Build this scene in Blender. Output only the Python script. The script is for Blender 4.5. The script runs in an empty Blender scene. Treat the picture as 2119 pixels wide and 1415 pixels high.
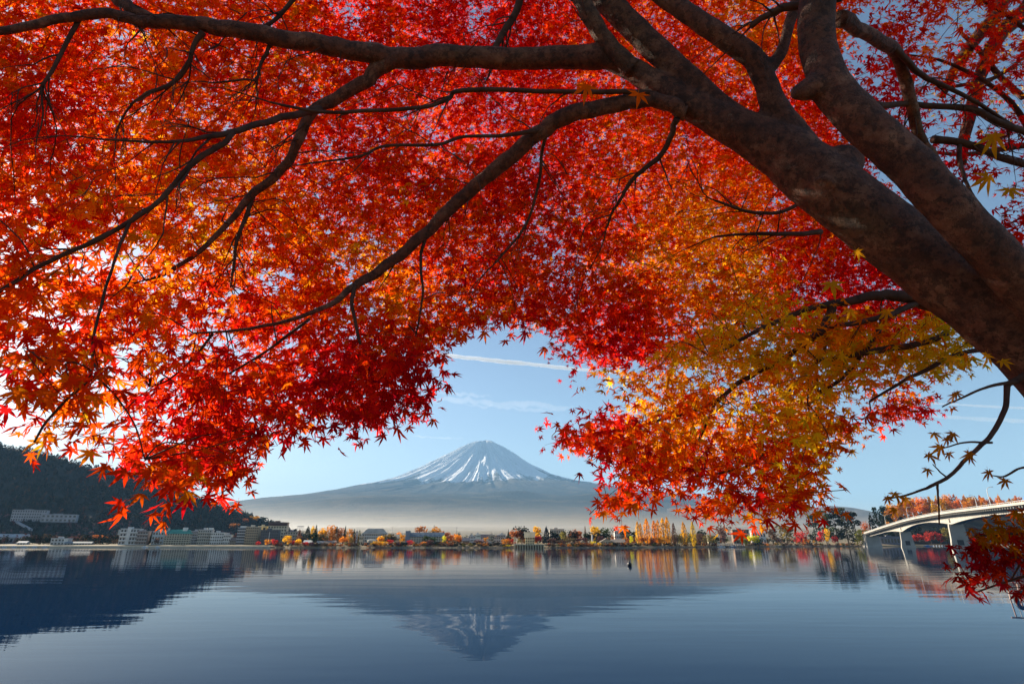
import bpy, bmesh, math, random
import numpy as np
from mathutils import Vector, Matrix

rng = np.random.default_rng(11)
random.seed(11)
SC = bpy.context.scene
COL = SC.collection

# ------------------------------------------------------------------ camera
F = 1160.0                      # focal length in photo pixels (photo 2119 wide)
PCX, PCY, HOR = 1059.5, 707.5, 1124.0
TH = math.atan((HOR - PCY) / F)
CT, ST = math.cos(TH), math.sin(TH)
CAMH = 3.2
cam_d = bpy.data.cameras.new('camera')
cam_d.lens = 36.0 * F / 2119.0
cam_d.sensor_width = 36.0
cam_d.clip_start = 0.05
cam_d.clip_end = 200000.0
cam = bpy.data.objects.new('camera', cam_d)
COL.objects.link(cam)
cam.location = (0, 0, CAMH)
cam.rotation_euler = (math.pi / 2 + TH, 0, 0)
SC.camera = cam

# ------------------------------------------------------------------ sky, sun, exposure
SUN_AZ, SUN_EL = math.radians(52.0), math.radians(22.0)      # azimuth is to the left of the view
SUN_DIR = Vector((-math.sin(SUN_AZ) * math.cos(SUN_EL), math.cos(SUN_AZ) * math.cos(SUN_EL), math.sin(SUN_EL)))
w = bpy.data.worlds.new('World')
SC.world = w
w.use_nodes = True
wn = w.node_tree.nodes
bg = wn['Background']
sky_tex = wn.new('ShaderNodeTexSky')
sky_tex.sky_type = 'NISHITA'
sky_tex.sun_disc = False
sky_tex.sun_elevation = SUN_EL
sky_tex.sun_rotation = -SUN_AZ
sky_tex.altitude = 800
sky_tex.air_density = 1.0
sky_tex.dust_density = 0.8
sky_tex.ozone_density = 1.0
w.node_tree.links.new(sky_tex.outputs[0], bg.inputs[0])
bg.inputs[1].default_value = 0.05
sun_d = bpy.data.lights.new('sun', 'SUN')
sun_d.energy = 5.0
sun_d.angle = math.radians(0.5)
sun_d.color = (1.0, 0.87, 0.68)
sun = bpy.data.objects.new('sun', sun_d)
COL.objects.link(sun)
sun.rotation_euler = (-SUN_DIR).to_track_quat('-Z', 'Y').to_euler()
SC.view_settings.view_transform = 'Standard'
SC.view_settings.look = 'None'
SC.view_settings.exposure = 1.55
SC.view_settings.gamma = 1.0
SC.view_settings.use_curve_mapping = False
SC.cycles.max_bounces = 7
SC.cycles.diffuse_bounces = 5
SC.cycles.glossy_bounces = 3
SC.cycles.transmission_bounces = 6
SC.cycles.transparent_max_bounces = 7
SC.cycles.volume_bounces = 0
SC.cycles.caustics_reflective = False
SC.cycles.caustics_refractive = False
SC.cycles.sample_clamp_indirect = 6.0

# ------------------------------------------------------------------ projection helpers (photo pixel + a real distance -> world point)
def P(px, py, d):
    x = (px - PCX) / F * d
    y = (PCY - py) / F * d
    return np.array([x, -y * ST + d * CT, CAMH + y * CT + d * ST])
def zat(py, Y):
    t = (PCY - py) / F
    return CAMH + Y * (t * CT + ST) / (CT - t * ST)
def xat(px, Y, z=2.0):
    return (px - PCX) / F * (Y * CT + (z - CAMH) * ST)

# ------------------------------------------------------------------ mesh helpers
def link(name, me, mat=None, parent=None, loc=None):
    o = bpy.data.objects.new(name, me)
    COL.objects.link(o)
    if mat is not None and me is not None and len(me.materials) == 0:
        me.materials.append(mat)
    if parent is not None:
        o.parent = parent
    if loc is not None:
        o.location = loc
    return o
def mesh(name, v, f, smooth=False):
    me = bpy.data.meshes.new(name)
    v = np.asarray(v, dtype=np.float32)
    if isinstance(f, np.ndarray):
        n, k = f.shape
        me.vertices.add(len(v)); me.vertices.foreach_set('co', v.ravel())
        me.loops.add(n * k); me.loops.foreach_set('vertex_index', f.astype(np.int32).ravel())
        me.polygons.add(n)
        me.polygons.foreach_set('loop_start', np.arange(0, n * k, k, dtype=np.int32))
        me.update(calc_edges=True)
    else:
        me.from_pydata(v.tolist(), [], f)
        me.update()
    if smooth:
        me.polygons.foreach_set('use_smooth', np.ones(len(me.polygons), dtype=bool))
    return me
def colattr(me, cols):
    a = me.attributes.new('tint', 'FLOAT_COLOR', 'POINT')
    c = np.ones((len(cols), 4), dtype=np.float32)
    c[:, :3] = cols
    a.data.foreach_set('color', c.ravel())
def tag(o, label=None, cat=None, group=None, kind=None):
    if label: o['label'] = label
    if cat: o['category'] = cat
    if group: o['group'] = group
    if kind: o['kind'] = kind
    return o
def empty(name, loc=(0, 0, 0), rz=0.0):
    o = bpy.data.objects.new(name, None)
    COL.objects.link(o)
    o.location = loc
    o.rotation_euler = (0, 0, rz)
    o.empty_display_size = 0.2
    return o
BOXF = [(0, 3, 2, 1), (4, 5, 6, 7), (0, 1, 5, 4), (1, 2, 6, 5), (2, 3, 7, 6), (3, 0, 4, 7)]
class MB:
    def __init__(s): s.v = []; s.f = []
    def add(s, v, f):
        o = len(s.v); s.v += [tuple(map(float, p)) for p in v]; s.f += [tuple(i + o for i in q) for q in f]; return s
    def box(s, x0, x1, y0, y1, z0, z1):
        return s.add([(x0,y0,z0),(x1,y0,z0),(x1,y1,z0),(x0,y1,z0),(x0,y0,z1),(x1,y0,z1),(x1,y1,z1),(x0,y1,z1)], BOXF)
    def prism(s, pts, y0, y1):           # polygon in xz, extruded along y
        n = len(pts)
        v = [(p[0], y0, p[1]) for p in pts] + [(p[0], y1, p[1]) for p in pts]
        f = [tuple(range(n)), tuple(range(2*n-1, n-1, -1))] + [(i, i+n, (i+1) % n + n, (i+1) % n) for i in range(n)]
        return s.add(v, f)
    def tube(s, pts, rad, k=6):
        v, f = tube(np.array(pts, float), np.array(rad, float) if hasattr(rad, '__len__') else np.full(len(pts), rad), k)
        return s.add(v, [tuple(q) for q in f])
    def mesh(s, name, smooth=False): return mesh(name, s.v, s.f, smooth)
    def build(s, name, mat, parent=None, smooth=False): return link(name, s.mesh(name, smooth), mat, parent)
def tube(pts, rad, k=8):
    n = len(pts)
    t = np.gradient(pts, axis=0)
    t /= np.linalg.norm(t, axis=1)[:, None] + 1e-12
    u = np.cross(t[0], [0.13, 0.2, 0.97]); u /= np.linalg.norm(u) + 1e-12
    V = []
    a = np.linspace(0, 2 * np.pi, k, endpoint=False)
    for i in range(n):
        u = u - t[i] * np.dot(u, t[i]); u /= np.linalg.norm(u) + 1e-12
        b = np.cross(t[i], u)
        V.append(pts[i] + rad[i] * (np.cos(a)[:, None] * u + np.sin(a)[:, None] * b))
    V = np.concatenate(V)
    Fq = []
    for i in range(n - 1):
        for j in range(k):
            Fq.append((i*k+j, i*k+(j+1) % k, (i+1)*k+(j+1) % k, (i+1)*k+j))
    Fq.append(tuple(range(k-1, -1, -1)))
    Fq.append(tuple(range((n-1)*k, n*k)))
    return V, Fq
def catmull(p, m):
    p = np.asarray(p, float)
    q = np.vstack([2*p[0]-p[1], p, 2*p[-1]-p[-2]])
    out = []
    for i in range(1, len(q) - 2):
        for t in np.linspace(0, 1, m, endpoint=False):
            a, b, c, d = q[i-1], q[i], q[i+1], q[i+2]
            out.append(0.5*((2*b)+(-a+c)*t+(2*a-5*b+4*c-d)*t*t+(-a+3*b-3*c+d)*t**3))
    out.append(q[-2])
    return np.array(out)

# smooth value noise in numpy
_perm = np.random.default_rng(3).random((256, 256))
def vnoise(x, y):
    x = np.asarray(x, float); y = np.asarray(y, float)
    xi = np.floor(x).astype(int); yi = np.floor(y).astype(int)
    fx = x - xi; fy = y - yi
    fx = fx*fx*(3-2*fx); fy = fy*fy*(3-2*fy)
    g = lambda a, b: _perm[a % 256, b % 256]
    return (g(xi, yi)*(1-fx)+g(xi+1, yi)*fx)*(1-fy)+(g(xi, yi+1)*(1-fx)+g(xi+1, yi+1)*fx)*fy
def fbm(x, y, o=4):
    s = 0; a = 0.5
    for i in range(o):
        s = s + a * vnoise(x * 2**i + 17*i, y * 2**i + 31*i); a *= 0.5
    return s

# ------------------------------------------------------------------ materials
def newmat(name):
    m = bpy.data.materials.new(name); m.use_nodes = True
    nt = m.node_tree
    return m, nt, nt.nodes, nt.links, nt.nodes['Principled BSDF']
def ramp(nt, fac, stops):
    r = nt.nodes.new('ShaderNodeValToRGB')
    while len(r.color_ramp.elements) > 1: r.color_ramp.elements.remove(r.color_ramp.elements[-1])
    r.color_ramp.elements[0].position = stops[0][0]; r.color_ramp.elements[0].color = (*stops[0][1], 1)
    for p, c in stops[1:]:
        e = r.color_ramp.elements.new(p); e.color = (*c, 1)
    nt.links.new(fac, r.inputs[0])
    return r.outputs[0]
def noise(nt, scale, detail=4, rough=0.55, vec=None, coord='Object'):
    n = nt.nodes.new('ShaderNodeTexNoise')
    n.inputs['Scale'].default_value = scale; n.inputs['Detail'].default_value = detail; n.inputs['Roughness'].default_value = rough
    if vec is None:
        tc = nt.nodes.new('ShaderNodeTexCoord'); vec = tc.outputs[coord]
    nt.links.new(vec, n.inputs['Vector'])
    return n.outputs['Fac']
def mixc(nt, fac, a, b, mode='MIX'):
    n = nt.nodes.new('ShaderNodeMix'); n.data_type = 'RGBA'; n.blend_type = mode
    for s, v in ((n.inputs[0], fac), (n.inputs[6], a), (n.inputs[7], b)):
        if hasattr(v, 'is_output'): nt.links.new(v, s)
        else: s.default_value = v if not isinstance(v, tuple) or len(v) == 4 else (*v, 1)
    return n.outputs[2]
def math_(nt, op, a, b=None):
    n = nt.nodes.new('ShaderNodeMath'); n.operation = op
    for s, v in zip(n.inputs, (a, b)):
        if v is None: continue
        if hasattr(v, 'is_output'): nt.links.new(v, s)
        else: s.default_value = v
    return n.outputs[0]
def bump(nt, h, dist, strength=1.0):
    b = nt.nodes.new('ShaderNodeBump'); b.inputs['Distance'].default_value = dist; b.inputs['Strength'].default_value = strength
    nt.links.new(h, b.inputs['Height'])
    return b.outputs[0]

def m_plain(name, stops, scale, rough=0.9, bd=None, bscale=None):
    m, nt, N, L, bs = newmat(name)
    L.new(ramp(nt, noise(nt, scale, 6), stops), bs.inputs['Base Color'])
    bs.inputs['Roughness'].default_value = rough
    bs.inputs['Specular IOR Level'].default_value = 0.25
    if bd: L.new(bump(nt, noise(nt, bscale, 5), bd), bs.inputs['Normal'])
    return m
def m_objcolor(name, rough=0.85, stain=0.35, scale=0.25):
    m, nt, N, L, bs = newmat(name)
    oi = N.new('ShaderNodeObjectInfo')
    s = ramp(nt, noise(nt, scale, 5), [(0.3, (1-stain,)*3), (0.7, (1, 1, 1))])
    L.new(mixc(nt, 1.0, oi.outputs['Color'], s, 'MULTIPLY'), bs.inputs['Base Color'])
    bs.inputs['Roughness'].default_value = rough
    return m
def m_foliage(name, use_obj=True, attr=False, spread=0.45, transl=0.35, gloss=0.04):
    m, nt, N, L, bs = newmat(name)
    N.remove(bs)
    if attr:
        a = N.new('ShaderNodeAttribute'); a.attribute_name = 'tint'; c = a.outputs['Color']
    else:
        a = N.new('ShaderNodeObjectInfo'); c = a.outputs['Color']
    if spread:
        g = N.new('ShaderNodeNewGeometry')
        v = math_(nt, 'ADD', math_(nt, 'MULTIPLY', g.outputs['Random Per Island'], 2*spread), 1-spread)
        hs = N.new('ShaderNodeHueSaturation'); L.new(c, hs.inputs['Color']); L.new(v, hs.inputs['Value'])
        c = hs.outputs[0]
    d = N.new('ShaderNodeBsdfDiffuse'); t = N.new('ShaderNodeBsdfTranslucent'); gl = N.new('ShaderNodeBsdfGlossy')
    gl.inputs['Roughness'].default_value = 0.45
    L.new(c, d.inputs[0]); L.new(c, t.inputs[0])
    x = N.new('ShaderNodeMixShader'); x.inputs[0].default_value = transl
    L.new(d.outputs[0], x.inputs[1]); L.new(t.outputs[0], x.inputs[2])
    y = N.new('ShaderNodeMixShader'); y.inputs[0].default_value = gloss
    L.new(x.outputs[0], y.inputs[1]); L.new(gl.outputs[0], y.inputs[2])
    L.new(y.outputs[0], N['Material Output'].inputs[0])
    return m
M = {}
M['crown'] = m_foliage('far_foliage', spread=0.5, transl=0.5, gloss=0.0)
M['forest'] = m_foliage('forest_foliage', attr=True, spread=0.4, transl=0.1, gloss=0.0)
M['leaf_mass'] = m_foliage('maple_leaves', attr=True, spread=0.0, transl=0.66, gloss=0.0)
M['leaf_one'] = m_foliage('maple_leaf', attr=False, spread=0.0, transl=0.66, gloss=0.0)
M['paint'] = m_objcolor('wall_paint', 0.85, 0.25)
M['roofing'] = m_objcolor('roofing', 0.8, 0.4)
M['metal'] = m_objcolor('painted_metal', 0.45, 0.15, 2.0)
M['far_bark'] = m_plain('far_bark', [(0.3, (0.06, 0.045, 0.035)), (0.7, (0.14, 0.11, 0.09))], 2.0)
M['concrete'] = m_plain('bridge_concrete', [(0.25, (0.30, 0.28, 0.25)), (0.5, (0.40, 0.375, 0.335)), (0.75, (0.47, 0.445, 0.40))], 0.12, 0.85, 0.05, 1.5)
m, nt, N, L, bs = newmat('window_glass')
bs.inputs['Base Color'].default_value = (0.025, 0.03, 0.04, 1); bs.inputs['Roughness'].default_value = 0.12
M['glass'] = m
# tuning values
WSW, WRP, WFN = 0.030, 0.0062, 0.006      # lake wave heights in metres
NRED, NRIGHT, NGOLD = 17500, 1900, 1100    # leaf sprays per crown
HAZED, HAZEG, HAZETOP, HAZEC = 3.6e-5, 0.0, 3050.0, (0.32, 0.62, 1.0)
# ================================================================== THE SETTING
# ---- water
m, nt, N, L, bs = newmat('lake_water')
bs.inputs['Base Color'].default_value = (0.001, 0.014, 0.048, 1)
bs.inputs['Roughness'].default_value = 0.02
bs.inputs['IOR'].default_value = 1.06
tc = N.new('ShaderNodeTexCoord')
def wav(sx, sy, detail, rough=0.5):
    mp = N.new('ShaderNodeMapping'); mp.inputs['Scale'].default_value = (sx, sy, 1)
    L.new(tc.outputs['Object'], mp.inputs['Vector'])
    return noise(nt, 1.0, detail, rough, mp.outputs[0])
swell = wav(0.035, 0.16, 2.0)                # long lazy undulation
ripp = wav(0.22, 0.75, 3.0)                # half-metre to metre ripples
fine = wav(1.2, 3.2, 3.0)                  # wind wrinkles, only in patches
patch = ramp(nt, wav(0.006, 0.014, 3.0, 0.6), [(0.46, (0, 0, 0)), (0.62, (1, 1, 1))])
h = math_(nt, 'ADD', math_(nt, 'MULTIPLY', swell, WSW), math_(nt, 'MULTIPLY', ripp, WRP))
h = math_(nt, 'ADD', h, math_(nt, 'MULTIPLY', math_(nt, 'MULTIPLY', fine, patch), WFN))
L.new(bump(nt, h, 1.0), bs.inputs['Normal'])
M['water'] = m
ys = [-300, 5, 30, 80, 200, 500, 1200, 3000]
v = []; f = []
for i, y in enumerate(ys):
    for x in (-6000, -1500, -300, 0, 300, 1500, 6000): v.append((x, y, 0))
for i in range(len(ys) - 1):
    for j in range(6): f.append((i*7+j, i*7+j+1, (i+1)*7+j+1, (i+1)*7+j))
tag(link('lake_water', mesh('lake_water', v, f), M['water']), kind='structure')

# ---- far shore land
SH = np.array([(-2500, 640), (-600, 560), (0, 520), (250, 520), (450, 505), (600, 480), (900, 470), (1000, 462), (1250, 462), (1300, 470),
               (1330, 515), (1400, 520), (1440, 540), (1500, 560), (1540, 590), (1640, 640), (1810, 700), (1900, 760), (2000, 800), (2119, 800), (2700, 800), (4500, 800)], float)
def shoreY(px): return np.interp(px, SH[:, 0], SH[:, 1])
def pxof(X, Y): return PCX + X / np.maximum(Y * CT - 1.0, 1) * F
TT = np.array([-40, -6, 0, 3, 8, 30, 200, 1000, 4000, 15000.]); TZ = np.array([-1.2, -0.6, 0.05, 0.8, 1.2, 2.2, 4.5, 9, 20, 60.])
def landz(X, Y):
    return float(np.interp(Y - shoreY(pxof(X, Y)), TT, TZ))
def gz(px, Y): return landz(xat(px, Y), Y)
cols = np.concatenate([np.linspace(-2400, -200, 12), np.arange(-150, 2300, 25), np.linspace(2350, 4400, 12)])
ts = np.array([-40, -6, -2, 0, 1.5, 3, 5, 8, 15, 30, 60, 100, 150, 200, 400, 700, 1000, 2000, 4000, 8000, 15000.])
v = []; nc = len(cols)
for t in ts:
    for px in cols:
        Y = shoreY(px) + t + (2.5 * (fbm(px * 0.03, 5.0) - 0.5) * 2 if t < 30 else 0)
        z = np.interp(t, TT, TZ) + (0.35 * (fbm(px * 0.2, t * 0.3) - 0.45) if 0 < t < 300 else 0)
        v.append((xat(px, Y), Y, z))
f = np.array([(i*nc+j, i*nc+j+1, (i+1)*nc+j+1, (i+1)*nc+j) for i in range(len(ts)-1) for j in range(nc-1)])
M['land'] = m_plain('shore_land', [(0.3, (0.10, 0.075, 0.04)), (0.5, (0.2, 0.15, 0.085)), (0.7, (0.3, 0.23, 0.13))], 0.05, 0.95)
tag(link('land', mesh('land', v, f, True), M['land']), kind='structure')

# ---- volcano
FY = 17000.0; FX = xat(1003, FY, 1500)
sc = FY / 17000.0
def prof(pts):
    r = [abs(px - 1003) / F * (FY * CT + zat(py, FY) * ST) for px, py in pts]; z = [zat(py, FY) for px, py in pts]
    return np.array(r), np.array(z)
LP = prof([(1001, 914), (983, 915), (966, 922), (940, 937), (900, 958), (860, 978), (820, 995), (760, 1012), (700, 1026), (620, 1042), (530, 1055)])
RP = prof([(1004, 911), (1012, 912), (1022, 917), (1040, 927), (1060, 941), (1100, 969), (1150, 992), (1200, 1005), (1260, 1015), (1330, 1027), (1420, 1040)])
TAILR = np.array([8000, 9500, 11500, 13500, 15500.]); TAILZ = np.array([640, 400, 200, 80, 10.])
FRP = (np.array([0, 300, 700, 1200, 2000, 3000, 4200, 5600, 6500]), np.array([2960, 2840, 2520, 2190, 1780, 1400, 1150, 940, 840.]))
na, nr = 1200, 230
A = np.linspace(0, 2 * np.pi, na, endpoint=False)
R = np.concatenate([np.linspace(0, 4500, 160), np.linspace(4600, 15500, 70)])
AA, RR = np.meshgrid(A, R)
def pz(pr, r):
    return np.interp(r, np.concatenate([pr[0], TAILR]), np.concatenate([pr[1], TAILZ]))
cR = np.clip(np.cos(AA), 0, 1) ** 1.5; cL = np.clip(-np.cos(AA), 0, 1) ** 1.5; cF = np.clip(1 - cR - cL, 0, 1)
Z = pz(RP, RR) * cR + pz(LP, RR) * cL + pz(FRP, RR) * cF
env = np.clip(RR / 800, 0, 1) * np.clip((9000 - RR) / 6000, 0.08, 1)
ridge = lambda k, o: 1 - np.abs(2 * vnoise(AA / (2*np.pi) * k + 0.6 * fbm(AA * 3 + o, RR / 1500., 3), RR / 2600. + o) - 1)
gul = 0.45 * ridge(30, 3) + 0.32 * ridge(76, 9) + 0.22 * ridge(170, 21)
stk = 0.5 * ridge(210, 5) + 0.5 * ridge(120, 33)
Z = Z + env * (gul - 0.55) * 210 + env * (fbm(AA * 30, RR / 300.) - 0.5) * 50 + np.clip((RR - 4500) / 3000, 0, 1) * (fbm(np.cos(AA) * RR / 1500., np.sin(AA) * RR / 1500.) - 0.5) * 90
Z = Z + np.clip(1 - RR / 900, 0, 1) * (fbm(AA * 2.2 + 4, RR / 200.) - 0.5) * 60
# low satellite cones on the near flank
XX = FX + RR * np.cos(AA); YY = FY + RR * np.sin(AA)
for cx, cy, rad, hh in ((FX + 2600, FY - 7600, 900, 120), (FX + 900, FY - 6600, 500, 90), (FX - 1500, FY - 8200, 700, 70)):
    Z += hh * np.exp(-((XX - cx)**2 + (YY - cy)**2) / rad**2)
snowline = 1240 + 330 * cR + 120 * cL + (gul - 0.5) * 420 + (fbm(AA * 9, RR / 600.) - 0.5) * 1100
snow = np.clip((Z - snowline) / 300, 0, 1) - np.clip(stk - .74 + (fbm(AA*9, RR/700.) - .47)*.5, 0, 1) * (.8 + .9*cR) * np.clip((2950 - Z) / 900, 0.15, 1)
snow = np.clip(snow, 0, 1) * np.clip((Z - 1250) / 250, 0, 1)
Z = np.maximum(Z, -1.0)
v = np.stack([XX, YY, Z], -1).reshape(-1, 3)
idx = np.arange(na * nr).reshape(nr, na)
f = np.stack([idx[:-1], np.roll(idx[:-1], -1, 1), np.roll(idx[1:], -1, 1), idx[1:]], -1).reshape(-1, 4)
me = mesh('mountain', v, f, True)
at_ = me.attributes.new('snow', 'FLOAT', 'POINT'); at_.data.foreach_set('value', snow.astype(np.float32).ravel())
m, nt, N, L, bs = newmat('volcano')
tc = N.new('ShaderNodeTexCoord')
at_ = N.new('ShaderNodeAttribute'); at_.attribute_name = 'snow'
n1 = noise(nt, 0.006, 6, 0.65, tc.outputs['Object'])
sfac = ramp(nt, math_(nt, 'ADD', at_.outputs['Fac'], math_(nt, 'MULTIPLY', math_(nt, 'SUBTRACT', n1, 0.5), 1.3)), [(0.28, (0, 0, 0)), (0.72, (1, 1, 1))])
sep = N.new('ShaderNodeSeparateXYZ'); L.new(tc.outputs['Object'], sep.inputs[0])
zz = math_(nt, 'ADD', math_(nt, 'DIVIDE', sep.outputs[2], 2000.0), math_(nt, 'MULTIPLY', math_(nt, 'SUBTRACT', n1, 0.5), 0.25))
rock = ramp(nt, zz, [(0.02, (0.20, 0.155, 0.085)), (0.10, (0.14, 0.11, 0.06)), (0.16, (0.06, 0.058, 0.04)), (0.26, (0.022, 0.03, 0.026)), (0.5, (0.02, 0.026, 0.025)), (0.7, (0.045, 0.042, 0.04)), (1.0, (0.06, 0.055, 0.055))])
n2 = noise(nt, 0.0018, 5, 0.6, tc.outputs['Object'])
rock = mixc(nt, ramp(nt, n2, [(0.5, (0, 0, 0)), (0.62, (0.6, 0.6, 0.6))]), rock, (0.10, 0.08, 0.05))
L.new(mixc(nt, sfac, rock, (0.86, 0.87, 0.89)), bs.inputs['Base Color'])
bs.inputs['Roughness'].default_value = 0.9; bs.inputs['Specular IOR Level'].default_value = 0.1
L.new(bump(nt, noise(nt, 0.012, 6, 0.7, tc.outputs['Object']), 90.0, 1.0), bs.inputs['Normal'])
tag(link('mountain', me, m), kind='structure')

# ---- ridge helper: crest given as photo pixels + distance
def ridge_mesh(name, crest, foot, back, mat, lower=0.0, amp=8.0, nx=180, nf=26):
    c = np.array(crest, float)
    px = np.linspace(c[0, 0], c[-1, 0], nx)
    py = np.interp(px, c[:, 0], c[:, 1]); Yc = np.interp(px, c[:, 0], c[:, 2])
    rows = []
    for k in range(nf + 10):
        if k <= nf:
            t = k / nf; s = t ** 1.15
            Y = foot + (Yc - foot) * t if not callable(foot) else foot(px) + (Yc - foot(px)) * t
        else:
            u = (k - nf) / 9.0; t = 1; s = 1 - u * u * (3 - 2*u)
            Y = Yc + back * u
        zc = np.array([zat(a, b) for a, b in zip(py, Yc)]) - lower
        X = np.array([xat(a, b, d) for a, b, d in zip(px, Yc, zc)]) * (Y / Yc)
        z = 1.0 + (zc - 1.0) * s
        if 0 < k < nf + 9:
            w_ = 1.0 if k != nf else 0.0
            z = z + amp * w_ * (fbm(X / 130., Y / 130.) - 0.47) * 2 * min(1, t * 3)
        else: z = np.full_like(z, -1.0)
        rows.append(np.stack([X, Y, np.maximum(z, -1.0)], -1))
    G = np.array(rows); n0, n1_ = G.shape[:2]
    idx = np.arange(n0 * n1_).reshape(n0, n1_)
    f = np.stack([idx[:-1, :-1], idx[:-1, 1:], idx[1:, 1:], idx[1:, :-1]], -1).reshape(-1, 4)
    o = link(name, mesh(name, G.reshape(-1, 3), f, True), mat)
    tag(o, kind='structure')
    return G, px, py, Yc
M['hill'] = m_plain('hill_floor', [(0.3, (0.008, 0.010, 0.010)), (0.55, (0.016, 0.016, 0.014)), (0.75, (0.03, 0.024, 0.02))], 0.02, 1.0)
HILLC = [(-900, 850, 1500), (-500, 875, 1480), (-200, 900, 1460), (0, 922, 1450), (60, 931, 1450), (130, 948, 1450), (180, 966, 1445), (250, 974, 1440), (310, 979, 1440),
         (350, 994, 1440), (400, 1026, 1430), (450, 1044, 1430), (500, 1060, 1420), (550, 1077, 1400), (600, 1098, 1390), (640, 1114, 1380), (670, 1121, 1380)]
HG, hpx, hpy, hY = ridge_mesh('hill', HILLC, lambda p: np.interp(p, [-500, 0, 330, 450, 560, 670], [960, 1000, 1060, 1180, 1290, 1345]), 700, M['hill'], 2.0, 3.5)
def on_hill(px, py):
    """distance at which the hill's face shows at photo point px, py"""
    j = int(np.abs(hpx - px).argmin()); c = HG[:27, j]
    t = np.array([PCY - F*(-ST*q[1] + CT*(q[2]-CAMH))/(CT*q[1] + ST*(q[2]-CAMH)) for q in c])
    return float(np.interp(-py, -t, c[:, 1]))
M['far_hill'] = m_plain('far_hill', [(0.3, (0.055, 0.05, 0.04)), (0.6, (0.10, 0.075, 0.055)), (0.75, (0.15, 0.11, 0.08))], 0.004, 1.0)
ridge_mesh('far_hills', [(1380, 1052, 8200), (1450, 1045, 8200), (1500, 1044, 8000), (1600, 1049, 7800), (1690, 1050, 7600), (1720, 1046, 7500), (1765, 1050, 7500), (1800, 1057, 7400),
            (1840, 1070, 7300), (1900, 1086, 7200), (2000, 1090, 7000), (2300, 1070, 7000), (2800, 1050, 7000)], 4500, 3000, M['far_hill'], 0.0, 45.0)
ridge_mesh('larch_hill', [(1790, 1122, 860), (1830, 1100, 900), (1870, 1068, 940), (1950, 1052, 980), (2050, 1046, 1000), (2150, 1044, 1000), (2400, 1040, 1000), (2700, 1030, 1000), (3000, 1110, 1000)],
           lambda p: shoreY(p) + 25, 250, M['hill'], 0.0, 2.0, 60, 12)

# near bank under the camera and the trees (out of the picture, carries the trunks)
M['bank'] = m_plain('bank_grass', [(0.3, (0.06, 0.05, 0.025)), (0.5, (0.11, 0.09, 0.04)), (0.7, (0.2, 0.09, 0.04))], 1.2, 1.0, 0.05, 8.0)
v = []
gx = np.linspace(-60, 60, 81); gy = np.array([-80, -40, -20, -10, -5, -2, 0, 1, 2, 3, 3.6, 4.2, 5.0])
for y in gy:
    for x in gx:
        z = np.interp(y, [-80, -20, 0, 2, 3.6, 5.0], [6, 2.6, 1.6, 1.35, 0.5, -0.8]) + 0.25 * (fbm(x * 0.4, y * 0.5) - 0.47)
        v.append((x, y, z))
nx_ = len(gx)
f = np.array([(i*nx_+j, i*nx_+j+1, (i+1)*nx_+j+1, (i+1)*nx_+j) for i in range(len(gy)-1) for j in range(nx_-1)])
tag(link('lake_bank', mesh('lake_bank', v, f, True), M['bank']), kind='structure')

# pale embankment along the left shore
M['kerbstone'] = m_plain('embankment', [(0.3, (0.38, 0.31, 0.22)), (0.7, (0.55, 0.46, 0.33))], 0.3, 0.9)
v = []; px_ = np.arange(-500, 570, 10.0)
prf = [(-2.0, -0.8), (-1.2, 0.95), (0.2, 1.0), (0.3, 0.5), (9, 1.0)]
for px in px_:
    for dy, z in prf:
        Y = shoreY(px) - 2 + dy; v.append((xat(px, Y), Y, z + (0.35 if z > 0.9 else 0)))
f = [(i*5+j, (i+1)*5+j, (i+1)*5+j+1, i*5+j+1) for i in range(len(px_)-1) for j in range(4)]
tag(link('shore_embankment', mesh('shore_embankment', v, f), M['kerbstone']), kind='structure')
# ================================================================== FAR TREES
def cards(n, pts, size, flat=0.0):
    """n small bent leaf-clump faces at pts -> verts, quads"""
    k = len(pts)
    a = rng.normal(size=(k, 3)); a[:, 2] *= (1 - flat)
    a /= np.linalg.norm(a, axis=1)[:, None]
    b = np.cross(a, rng.normal(size=(k, 3))); b /= np.linalg.norm(b, axis=1)[:, None]
    s = size * rng.uniform(0.6, 1.3, (k, 1))
    c = np.cross(a, b)
    q = np.stack([pts - a*s, pts + b*s*0.7 + c*s*0.2, pts + a*s, pts - b*s*0.7 - c*s*0.15], 1)
    return q.reshape(-1, 3), np.arange(k * 4).reshape(k, 4)
def crown_round(n, seed, lobes=9, sq=1.0):
    g = np.random.default_rng(seed)
    ctr = np.stack([g.uniform(-.3, .3, lobes), g.uniform(-.3, .3, lobes), g.uniform(.35, .85, lobes)], 1)
    ctr[0] = (0, 0, .62)
    rad = g.uniform(.15, .27, lobes); rad[0] = .3
    which = g.integers(0, lobes, n)
    d = g.normal(size=(n, 3)); d /= np.linalg.norm(d, axis=1)[:, None]
    p = ctr[which] + d * (rad[which] * g.uniform(.55, 1.0, n) ** .5)[:, None] * np.array([1, 1, .75])
    p[:, 2] = np.clip(p[:, 2], .08, 1.0)
    return cards(n, p, .055)
def crown_conifer(n, seed, tiers=8):
    g = np.random.default_rng(seed)
    z = g.beta(1.1, 1.6, n) * .92 + .08
    r = .5 * (1 - z) ** .85 * (0.72 + .28 * np.abs(np.sin(z * tiers * np.pi + g.normal(0, .25, n)))) * g.uniform(.45, 1, n) ** .5 + .01
    a = g.uniform(0, 2*np.pi, n)
    lob = 1 + .18 * np.sin(a * 3 + seed) * (1 - z)
    p = np.stack([r*lob*np.cos(a), r*lob*np.sin(a), z - .1 * r], 1)
    return cards(n, p, .05, .4)
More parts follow.
